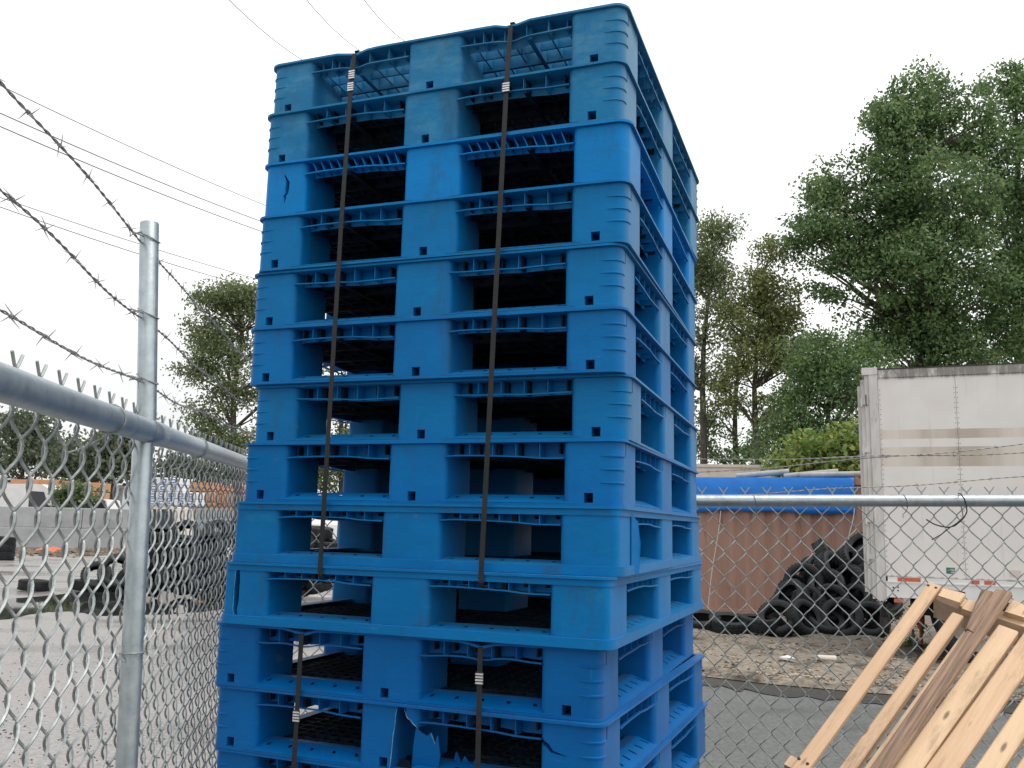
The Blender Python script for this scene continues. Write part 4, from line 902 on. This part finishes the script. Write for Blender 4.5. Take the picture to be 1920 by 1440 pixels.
def tree(name, label, base, top, r0, lobes, dens, size, m, group, clump=.42, stems=1, bark=M_bark, lean=0):
    """lobes: (centre Vector, rx, ry, rz); dens: leaf clumps per lobe; clump radius in metres."""
    base = Vector(base); root = empty(name, base, label, 'tree' if 'shrub' not in name else 'shrub', group); b = MB(); inv_ = Matrix.Translation(-base)
    trunks = []
    for k in range(stems):
        off = Vector((random.uniform(-.5,.5)*(k>0), random.uniform(-.4,.4)*(k>0), 0)); tp = Vector(top)+Vector((random.uniform(-1,1)*(k>0)*1.2, random.uniform(-.6,.6)*(k>0), -random.uniform(0,1.5)*(k>0)))
        pts = [(base+off).lerp(tp, t/8)+Vector((math.sin(t*1.1+k)*.10*t/4, math.cos(t*.9+k)*.08*t/4, 0))*(t not in (0,)) for t in range(9)]
        b.tube(pts, [max(r0*(1-.1*t)**1.15,.02)*(1.25 if t == 0 else 1) for t in range(9)], 9); trunks.append(pts)
    allc = []
    for (c, rx, ry, rz), nd in zip(lobes, dens if isinstance(dens,(list,tuple)) else [dens]*len(lobes)):
        for k in range(nd):
            while True:
                q = Vector((random.uniform(-1,1),random.uniform(-1,1),random.uniform(-1,1)))
                if q.length < 1: break
            q = q*(.55+.45*random.random())/max(q.length,.35) if random.random() < .55 else q
            tip = c+Vector((q.x*rx,q.y*ry,q.z*rz))
            if noise.noise(tip*GAPS[0]) < GAPS[1] and k % 9: continue
            if k % 3 == 0:
                tk = random.choice(trunks); hz = tip.z-.5*math.hypot(tip.x-base.x, tip.y-base.y)-.2
                j = min(range(len(tk)), key=lambda i: abs(tk[i].z-hz)); st = tk[max(j,2 if len(tk)>4 else 0)]
                md = st.lerp(tip,.55)+Vector((random.uniform(-.15,.15),random.uniform(-.15,.15),random.uniform(0,.3))); L_ = (tip-st).length
                b.tube([st, md, tip], [min(.012+.017*L_, r0*.5), .012+.006*L_, .006], 5, False)
            nl = int(random.uniform(.6,1.4)*LPC); g = np.clip(rng.normal(size=(nl,3)),-1.7,1.7)*np.array([clump,clump,clump*.62])*random.uniform(.6,1.25)
            allc.append(np.array(tip)[None,:]+g)
    o = b.build('trunk', bark, root); o.matrix_parent_inverse = inv_
    o = leaves('crown', np.concatenate(allc), size, m, root); o.matrix_parent_inverse = inv_
    return root
def lb(px, py, Y, rx, rz, ry=None):
    s = Y/FPX*1.02; return (at(px,py,Y), rx*s, (ry or (rx+rz)/2)*s, rz*s)
def foot(px, Y): p = at(px,1000,Y); return Vector((p.x,p.y,0))
GAPS = (.62, -.19)
RG = 'trees behind the container and trailer'
LPC = 88
Yb = 27
E_ = [75,60,70,85,115,28,70,125,45,100,80,26,80]
tree('leafy_tree', 'largest tree, tall dense dark green crown rising behind the white trailer', foot(1770,Yb), at(1730,190,Yb), .26,
     [lb(1712,210,Yb,72,80), lb(1660,260,Yb-1,60,80), lb(1790,235,Yb,70,85), lb(1640,380,Yb,95,85), lb(1760,370,Yb-1,110,105), lb(1545,345,Yb,42,45), lb(1560,440,Yb,85,70), lb(1690,500,Yb-1,120,90), lb(1590,530,Yb-.5,75,55), lb(1800,520,Yb-.5,90,110), lb(1700,620,Yb,95,75), lb(1640,590,Yb+.5,55,60), lb(1790,650,Yb,100,70)],
     E_, .135, L_dark, RG, .31, 2)
tree('leafy_tree', 'tall dark tree at the right edge, its top rising over the trailer', foot(1915,Yb+1), at(1900,170,Yb+1), .24,
     [lb(1885,185,Yb+1,55,70), lb(1935,230,Yb+1,70,80), lb(1890,330,Yb,85,90), lb(1960,400,Yb+1,90,120), lb(1890,480,Yb,80,90), lb(1930,600,Yb,100,90)], [45,60,80,90,70,90], .135, L_dark, RG, .31)
tree('slender_tree', 'slender tree close beside the blue stack, narrow upright crown', foot(1312,29), at(1330,400,29), .17,
     [lb(1345,440,29,32,38), lb(1330,500,29,45,45), lb(1350,560,29,30,40), lb(1315,620,29,36,60), lb(1330,740,29,34,50), lb(1290,500,29.5,40,80), lb(1280,680,29.5,50,90)], [26,36,16,26,22,40,45], .11, L_left, RG, .27)
tree('yellowing_tree', 'yellow-green tree with thin trunk between the slender tree and the largest', foot(1425,28), at(1415,520,28), .17,
     [lb(1440,470,28,26,30), lb(1420,540,28,40,45), lb(1385,600,28,42,50), lb(1460,580,28,50,55), lb(1425,670,28,65,55), lb(1370,720,28,36,50), lb(1490,670,28,55,50), lb(1455,760,28,50,45)], [14,32,28,44,48,26,44,34], .11, L_yel, RG, .27)
tree('slender_tree', 'thin dark-trunked tree just left of the yellow-green one', foot(1378,30), at(1385,560,30), .16,
     [lb(1385,640,30,40,50), lb(1360,790,30,45,40), lb(1395,830,30,50,35), lb(1340,840,30,40,30)], [22,26,34,24], .11, L_dark, RG, .28)
tree('leafy_tree', 'low dark tree filling the gap left of the white trailer', foot(1555,24), at(1550,660,24), .15,
     [lb(1540,680,24,60,50), lb(1590,730,24,60,60), lb(1520,770,24,65,60), lb(1590,830,24,60,60), lb(1480,830,25,55,50), lb(1610,700,25,50,70), lb(1440,850,26,60,35)], [50,70,75,70,50,50,40], .11, L_dark, RG, .30)
LPC = 20
tree('leafy_shrub', 'bright yellow-green shrub growing over the container beside the trailer', foot(1545,20.3), at(1550,800,20.3), .06,
     [lb(1570,815,20.3,26,28), lb(1530,845,20.3,50,32), lb(1600,830,20.3,24,42), lb(1490,872,20.3,46,20), lb(1570,875,20.3,50,24), lb(1610,800,20.3,12,14)], [26,60,30,36,56,8], .155, L_bright, RG, .2, 3)
LPC = 85; GAPS = (.5, -.3)
tree('leafy_tree', 'tree left of the blue stack, ragged open crown above the fence', foot(452,32), at(440,560,32), .2,
     [lb(440,560,32,40,36), lb(400,570,32,36,30), lb(470,560,32,45,40), lb(395,630,32,46,42), lb(455,650,32,55,50), lb(370,690,32,36,36), lb(430,735,32,50,45), lb(380,770,32,34,30), lb(450,820,32,55,36), lb(520,680,32,60,110), lb(385,650,33,30,30), lb(390,820,32,28,30)], [30,20,30,34,36,22,30,18,40,60,12,14], .12, L_left, None, .29)
tree('leafy_tree', 'tree glimpsed through the left openings of the blue stack', foot(640,33), at(650,620,33), .18, [lb(620,700,33,70,90), lb(700,720,33,70,90), lb(640,850,33,80,60), lb(590,880,33,60,45), lb(720,870,33,80,50)], [40,40,50,40,50], .13, L_left, None, .3)
LPC = 30
for k, (px, Y, lab, L_) in enumerate(((45,74,'broad hazy tree at the left edge beyond the white van',[(45,800,45,36),(20,850,50,50),(75,850,40,50)]), (120,80,'low hazy tree right of the broad one at the left edge',[(120,860,40,36),(150,880,40,26)]), (215,76,'rounded hazy tree behind the leaning fence post',[(205,845,34,40),(240,825,30,36),(215,880,50,26)]), (330,82,'far hazy tree between the fence post and the blue stack',[(345,880,45,24),(420,880,50,30)]))):
    tree('far_tree', lab, foot(px,Y), at(px,L_[0][1],Y), .3, [lb(a,c_,Y,e,f) for a,c_,e,f in L_], 52, .42, L_far, 'hazy trees beyond the yard', .8)
# conifer
p = foot(170,78); root = empty('conifer', p, 'pointed dark conifer standing left of the fence post', 'tree', 'hazy trees beyond the yard'); tp = at(172,815,78)
o = MB().tube([p, tp], [.25,.03], 7).build('trunk', M_bark, root); o.matrix_parent_inverse = Matrix.Translation(-p)
cc = []
for k in range(160):
    t = random.random(); rr = 2.0*(1-t)+.15; a = random.uniform(0,6.28); zc = 1.0+t*(tp.z-1.0); q = rr*math.sqrt(random.random())
    cc.append(np.array([p.x+q*math.cos(a), p.y+q*math.sin(a), zc-.25*q])+rng.normal(size=(14,3))*.22)
o = leaves('crown', np.concatenate(cc), .36, L_far, root); o.matrix_parent_inverse = Matrix.Translation(-p)
# weeds by the trailer
p = ground(1705,1225); root = empty('weed_clump', (p.x,p.y,0), 'yellow-green weeds growing under the white trailer', 'weeds')
cc = [np.array([p.x,p.y,.3])+rng.normal(size=(90,3))*np.array([.10,.08,.16])]; o = leaves('foliage', cc[0], .09, L_bright, root); o.matrix_parent_inverse = Matrix.Translation((-p.x,-p.y,0))
o = MB().tube([(p.x,p.y,0),(p.x+.02,p.y,.4)], .006, 5).tube([(p.x,p.y,0),(p.x-.08,p.y,.3)], .005, 5).build('stem', L_bright, root); o.matrix_parent_inverse = Matrix.Translation((-p.x,-p.y,0))

# ------------------------------------------------------------------ overhead lines
M_line = mat('grey_cable', (.17,.165,.16), rough=.7)
for k, (a, c, Y0_, Y1_, r, lab) in enumerate((((0,160),(490,382),26,40,.016,'uppermost overhead line at the left'),((0,212),(484,413),26,40,.02,'second overhead line at the left, thicker'),((0,237),(482,431),26,40,.02,'third overhead line at the left, thicker'),
        ((0,370),(470,520),34,48,.018,'fourth overhead line at the left, thin'),((0,388),(420,524),34,48,.02,'lowest overhead line at the left'),((430,0),(566,112),22,26,.012,'overhead line above the stack, the left one'),((575,0),(672,93),22,26,.012,'overhead line above the stack, the middle one'),((683,0),(760,78),22,26,.012,'overhead line above the stack, the right one'))):
    p, q = at(*a,Y0_), at(*c,Y1_); e = (q-p); pts = []
    for t in np.linspace(-.6,1.6,23): pts.append(p+e*float(t)+Vector((0,0,-.10*4*float(t)*(1-float(t)))))
    tag(MB().tube(pts, r, 5).build('power_line', M_line), lab, 'power line', 'overhead power lines')

# ------------------------------------------------------------------ yard beyond the left fence
wa, wb = ground(-70,1026), ground(262,1031); wd = (wb-wa); wL = Vector((wd.x,wd.y,0)).length; WMx = frame_m(Vector((wa.x,wa.y,0)), Vector((wd.x,wd.y,0)))
wr = empty('concrete_wall', label='grey concrete block wall across the left yard below the white van', cat='wall', M=WMx)
x = 0; ck = [0, 3.95]; k = 0
seam = (WMx.inverted() @ ground(157,1028)).x
for row, zz_ in ((0,0),(1,1.03)):
    xs = [0, seam-4.2+row*0, seam, wL] if row == 0 else [0, seam-2.1, seam+.05, wL]
    for a, c in zip(xs[:-1], xs[1:]):
        o = MB().box((a+.012,.0+.01*random.random(),zz_+.012),(c-.012,.7,zz_+1.018)).build('block', M_conc, wr, 0)
        bv = o.modifiers.new('bevel','BEVEL'); bv.width = .03; bv.segments = 2
# debris strip at the foot of the wall
M_debris = mat('yard_debris', (.05,.042,.03), (.22,.17,.12), rough=.9, scale=3, detail=10, ramp=(.35,.6))
def scatter(name, pts, s0, s1, m, flat=.5, label=None, cat=None):
    b = MB()
    for p in pts:
        s = random.uniform(s0,s1); Mx = Matrix.Translation(p) @ Matrix.Rotation(random.uniform(0,6.3),4,'Z') @ Matrix.Rotation(random.uniform(-.4,.4),4,'X')
        vs = [Mx @ Vector((x*s*random.uniform(.6,1.1), y*s*random.uniform(.6,1.1), z*s*flat*random.uniform(.6,1.1))) for x,y,z in ((1,0,0),(0,1,0),(-1,0,0),(0,-1,0),(0,0,1),(0,0,-.6))]
        b.add(vs, [(0,1,4),(1,2,4),(2,3,4),(3,0,4),(1,0,5),(2,1,5),(3,2,5),(0,3,5)])
    return tag(b.build(name, m, None, 0), label, cat, kind='stuff')
pts = []
for _ in range(420):
    x_ = random.uniform(20,260); p = ground(x_, 1031+abs(random.gauss(0,5))); pts.append(Vector((p.x,p.y,.02)))
scatter('wall_debris', pts, .05, .28, M_debris, .6, 'dark leaves and rubble along the foot of the concrete wall', 'debris')
pts = []
for _ in range(420):
    p = ground(random.uniform(-20,470), 1000+190+250*random.random()**1.0); pts.append(Vector((p.x,p.y,.003)))
scatter('grit', pts, .005, .016, M_soil, .5, 'dark grit scattered over the pale wet yard', 'grit')
pts = [Vector((random.uniform(1.0,8.5), 0, 0)) for _ in range(5200)]
for q in pts:
    q.y = float(np.interp(q.x, [p[0] for p in road_edge], [p[1] for p in road_edge]))+.6+4.8*random.random()**1.3; q.z = .07+.025*math.sin(q.x*3.1+q.y*1.7)+.02*math.sin(q.x*7.3-q.y*4.1)
M_leaf = mat('brown_leaves', (.05,.035,.02), (.14,.09,.05), rough=.8, scale=1)
M_peb = mat('pale_gravel', (.20,.155,.11), (.42,.34,.26), rough=.85, scale=1.5, ramp=(.4,.6))
scatter('gravel_and_leaves', pts[:3900], .008, .034, M_peb, .35, 'pale gravel and fallen leaves on the verge', 'gravel'); scatter('leaf_litter', pts[3900:], .014, .05, M_leaf, .25, 'dark fallen leaves on the verge', 'leaves')
pts = [Vector((random.uniform(.8,7), random.uniform(7.6,8.6), .006)) for _ in range(150)]
# litter
def rock(name, p, s, m, label, cat, flat=.5):
    b = MB(); n = 9; vs = [(0,0,s*flat)]; 
    for k in range(n): a = 2*math.pi*k/n; r = s*random.uniform(.75,1.15); vs.append((r*math.cos(a), r*.7*math.sin(a), s*flat*random.uniform(.3,.55)))
    for k in range(n): a = 2*math.pi*k/n; r = s*random.uniform(.8,1.1); vs.append((r*math.cos(a), r*.7*math.sin(a), 0))
    fs = [(0,1+k,1+(k+1)%n) for k in range(n)]+[(1+k,1+n+k,1+n+(k+1)%n,1+(k+1)%n) for k in range(n)]
    o = b.add(vs, fs).build(name, m, None, 0); o.location = p; return tag(o, label, cat)
g = ground(1545,1250); p0 = Vector((g.x-.09,g.y,.105)); 
tag(MB().tube([p0, p0+Vector((.04,0,0)), p0+Vector((.23,-.02,-.01)), p0+Vector((.231,-.02,-.01)), p0+Vector((.225,-.02,-.01))], [.032,.035,.042,.042,.02], 14).build('paper_cup', M_cream), 'crushed white paper cup lying on the gravel verge', 'cup')
g = ground(1477,1247); rock('paper_scrap', (g.x,g.y,.07), .10, M_white, 'crumpled white paper scrap left of the paper cup', 'paper', .5)
g = ground(1659,1254); rock('plastic_scrap', (g.x,g.y,.07), .07, M_white, 'small white plastic scrap right of the paper cup', 'plastic', .35)
g = ground(84,1036); rock('orange_debris', (g.x,g.y,0), .5, M_orange, 'larger orange debris lump below the concrete wall', 'debris', .5)
g = ground(100,1035); rock('orange_debris', (g.x,g.y,0), .42, M_orange, 'smaller orange debris lump on the right below the concrete wall', 'debris', .6)

# vehicles behind the wall
def van(px0, px1, ytop, Y, label):
    a, c = at(px0,960,Y), at(px1,960,Y); L_ = (c-a).length; zt = at(px1,ytop,Y).z; Mx = frame_m(Vector((a.x,a.y,0)), c-a)
    o = empty('van', label=label, cat='van', M=Mx)
    pr = [(0,.5),(L_,.5),(L_,1.5),(L_-.25,2.0),(L_-.75,zt-.25),(L_-1.1,zt-.03),(L_-1.8,zt),(.3,zt),(0,zt-.25)]
    n = len(pr); MB().add([(x,0,z) for x,z in pr]+[(x,2.1,z) for x,z in pr], [tuple(range(n)), tuple(range(n,2*n))[::-1]]+[(k,n+k,n+(k+1)%n,(k+1)%n) for k in range(n)]).build('body', M_white, o, 30)
    for k, (x0, x1) in enumerate(((.6,1.9),(2.1,3.3))): cbox('side_window', (x0,-.012,1.45), (x1,.01,2.15), M_glass, o)
    MB().add([(L_-1.75,-.014,1.55),(L_-.45,-.014,1.55),(L_-.95,-.014,zt-.45),(L_-1.75,-.014,zt-.40)], [(0,1,2,3)]).build('cab_window', M_glass, o, 0)
    MB().add([(L_-.235,.15,2.0),(L_-.235,1.95,2.0),(L_-.74,1.95,zt-.27),(L_-.74,.15,zt-.27)], [(0,1,2,3)]).build('windscreen', M_glass, o, 0)
    for x in (1.0, L_-1.2):
        MB().lathe(prof, 18, Matrix.Translation((x,.12,.36)) @ Matrix.Rotation(R(90),4,'X') @ Matrix.Scale(1.15,4)).build('wheel', M_tyre, o)
    MB().box((L_-.62,-.22,1.75),(L_-.52,-.02,2.05)).build('mirror', M_dark, o, 0)
    return o
van(-120,113,912,50,'large white van parked behind the concrete wall')
def pickup(px0, px1, ytop, Y, label, m, cat='car'):
    a, c = at(px0,960,Y), at(px1,960,Y); L_ = (c-a).length; zt = at(px1,ytop,Y).z; Mx = frame_m(Vector((a.x,a.y,0)), c-a); o = empty('parked_car', label=label, cat=cat, M=Mx)
    pr = [(0,.35),(L_,.35),(L_,.85),(L_-.1,1.02),(L_*.78,1.12),(L_*.64,zt-.05),(L_*.58,zt),(L_*.22,zt),(L_*.08,1.12),(0,1.0)]; n = len(pr)
    MB().add([(x,0,z) for x,z in pr]+[(x,1.8,z) for x,z in pr], [tuple(range(n)), tuple(range(n,2*n))[::-1]]+[(k,n+k,n+(k+1)%n,(k+1)%n) for k in range(n)]).build('body', m, o, 30)
    MB().add([(L_*.42,-.012,1.12),(L_*.74,-.012,1.12),(L_*.62,-.012,zt-.1),(L_*.42,-.012,zt-.1)], [(0,1,2,3)]).build('side_window', M_glass, o, 0)
    MB().add([(L_*.14,-.012,1.12),(L_*.40,-.012,1.12),(L_*.40,-.012,zt-.1),(L_*.23,-.012,zt-.1)], [(0,1,2,3)]).build('side_window', M_glass, o, 0)
    for x in (L_*.18, L_*.82): MB().lathe(prof, 16, Matrix.Translation((x,.1,.32)) @ Matrix.Rotation(R(90),4,'X')).build('wheel', M_tyre, o)
    for y in (.15,1.45): cbox('headlight', (L_-.02,y,.72), (L_+.012,y+.25,.86), M_glass, o)
    return o
pickup(140,232,938,51,'white car parked behind the concrete wall right of the van', M_white)
pickup(244,372,952,30,'pale grey car parked behind the tyre heap', M_cream)
# green bushes, lumber and wrapped bundles far behind
LPC = 26
tree('leafy_shrub', 'green bush between the white van and the white car', foot(142,49), at(142,920,49), .08, [lb(135,918,49,18,16), lb(160,930,49,22,14), lb(120,935,49,18,14)], 26, .25, L_left, None, .35, 3)
FZ = lambda px, Y: at(px,960,Y)
def stack_thing(name, label, cat, px0, px1, ytop, ybot, Y, dp, m, group, marks=0):
    a, c = at(px0,ytop,Y), at(px1,ytop,Y); zt = (a.z+c.z)/2; zb = at(px0,ybot,Y).z; Mx = frame_m(Vector((a.x,a.y,zb)), Vector((c.x-a.x,c.y-a.y,0))); L_ = (Vector((c.x,c.y))-Vector((a.x,a.y))).length; Hh = zt-zb
    o = empty(name, label=label, cat=cat, group=group, M=Mx)
    ob = MB().box((0,0,0),(L_,dp,Hh)).build('bundle', m, o, 0); bv = ob.modifiers.new('bevel','BEVEL'); bv.width = .05
    for k in range(marks):
        w_ = L_/marks; ob = cbox('print', (w_*(k+.15),-.02,Hh*.25), (w_*(k+.75),-.006,Hh*.8), M_bluelogo, o); cbox('print_light', (w_*(k+.28),-.03,Hh*.38), (w_*(k+.62),-.022,Hh*.62), M_wrap, o)
    for z in (0,): cbox('bearer', (L_*.1,.02,-.1), (L_*.15,dp-.02,0), M_lumber, o); cbox('bearer', (L_*.8,.02,-.1), (L_*.85,dp-.02,0), M_lumber, o)
    return o
yv = 952
for row in range(4):
    y0 = 948-row*13.5
    for k, (a, c) in enumerate(((262,312),(314,366)) if row < 2 else ((280,336),) ):
        zb_ = None
        stack_thing('wrapped_bundle', ['bottom','second','third','top'][row]+(' row, '+('left','right')[k] if row < 2 else '')+' white wrapped lumber bundle with blue print', 'lumber bundle', a, c, y0-12, y0, 62, 2.2, M_wrap, 'white wrapped lumber bundles', 3)
base_z = at(300,948,62).z
o = MB().box((0,0,0),(6.6,2.4,base_z-.1)).build('loading_dock', M_conc, None, 0); pz = at(258,948,62.2); o.location = (pz.x,pz.y,0); tag(o, 'low concrete dock carrying the wrapped lumber bundles', 'dock')
for k, (a, c, y0, y1, lab) in enumerate(((338,402,902,925,'tall orange lumber stack, upper left'),(372,450,926,958,'orange-brown lumber stack close to the blue pallets, lower'),(404,470,908,925,'orange lumber stack, upper right by the blue pallets'),(20,66,897,913,'orange lumber stack behind the van, left'),(68,112,898,912,'orange lumber stack behind the van, right'),(158,186,903,914,'small orange lumber stack left of the fence post'))):
    Y = 66+k*.7
    a_, c_ = at(a,y0,Y), at(c,y0,Y); zt = a_.z; Mx = frame_m(Vector((a_.x,a_.y,0)), Vector((c_.x-a_.x,c_.y-a_.y,0))); L_ = (c_-a_).length; zb = at(a,y1,Y).z
    o = empty('lumber_stack', label=lab, cat='lumber stack', group='orange lumber stacks', M=Mx); nlay = 4 if k < 2 else 3; z = 0
    lay_h = zt/max(2,round(zt/.75)); q = 0
    while z < zt-.1:
        MB().box((random.uniform(0,.08),0,z+.03),(L_-random.uniform(0,.08),2.2,z+lay_h-.05)).build('plank_layer', M_lumber, o, 0); z += lay_h
for k, (a, c, y0, lab) in enumerate(((-60,20,892,'white shed behind the van at the left edge'),(178,232,908,'white shed left of the fence post behind the car'))):
    a_, c_ = at(a,y0,80), at(c,y0,80); Mx = frame_m(Vector((a_.x,a_.y,0)), Vector((c_.x-a_.x,c_.y-a_.y,0))); L_ = (c_-a_).length; o = empty('shed', label=lab, cat='shed', M=Mx)
    cbox('wall', (0,0,0), (L_,5,a_.z-.3), M_wrap, o); cbox('roof', (-.2,-.2,a_.z-.3), (L_+.2,5.2,a_.z), M_white, o); cbox('door', (L_*.4,-.03,0), (L_*.65,0,2.6), M_conc, o); cbox('window', (L_*.12,-.03,1.5), (L_*.3,0,2.4), M_glass, o)
# left end of the wooden pallet: a clear plastic sheet crumpled behind the boards
b = MB(); vs = []
for j in range(9):
    for i in range(7):
        p = at(1868+i*6+j*.5, 1222+j*6-i*4, 3.02); vs.append(p+Vector((random.uniform(-.004,.004),random.uniform(-.02,.02),random.uniform(-.004,.004))))
b.add(vs, [(j*7+i,j*7+i+1,j*7+i+8,j*7+i+7) for j in range(8) for i in range(6)])
M_film = mat('plastic_film', (.6,.62,.62), rough=.2); M_film.node_tree.nodes['Principled BSDF'].inputs['Alpha'].default_value = .45
tag(b.build('plastic_film', M_film, None, 0), 'crumpled clear plastic film behind the wooden boards', 'plastic film')
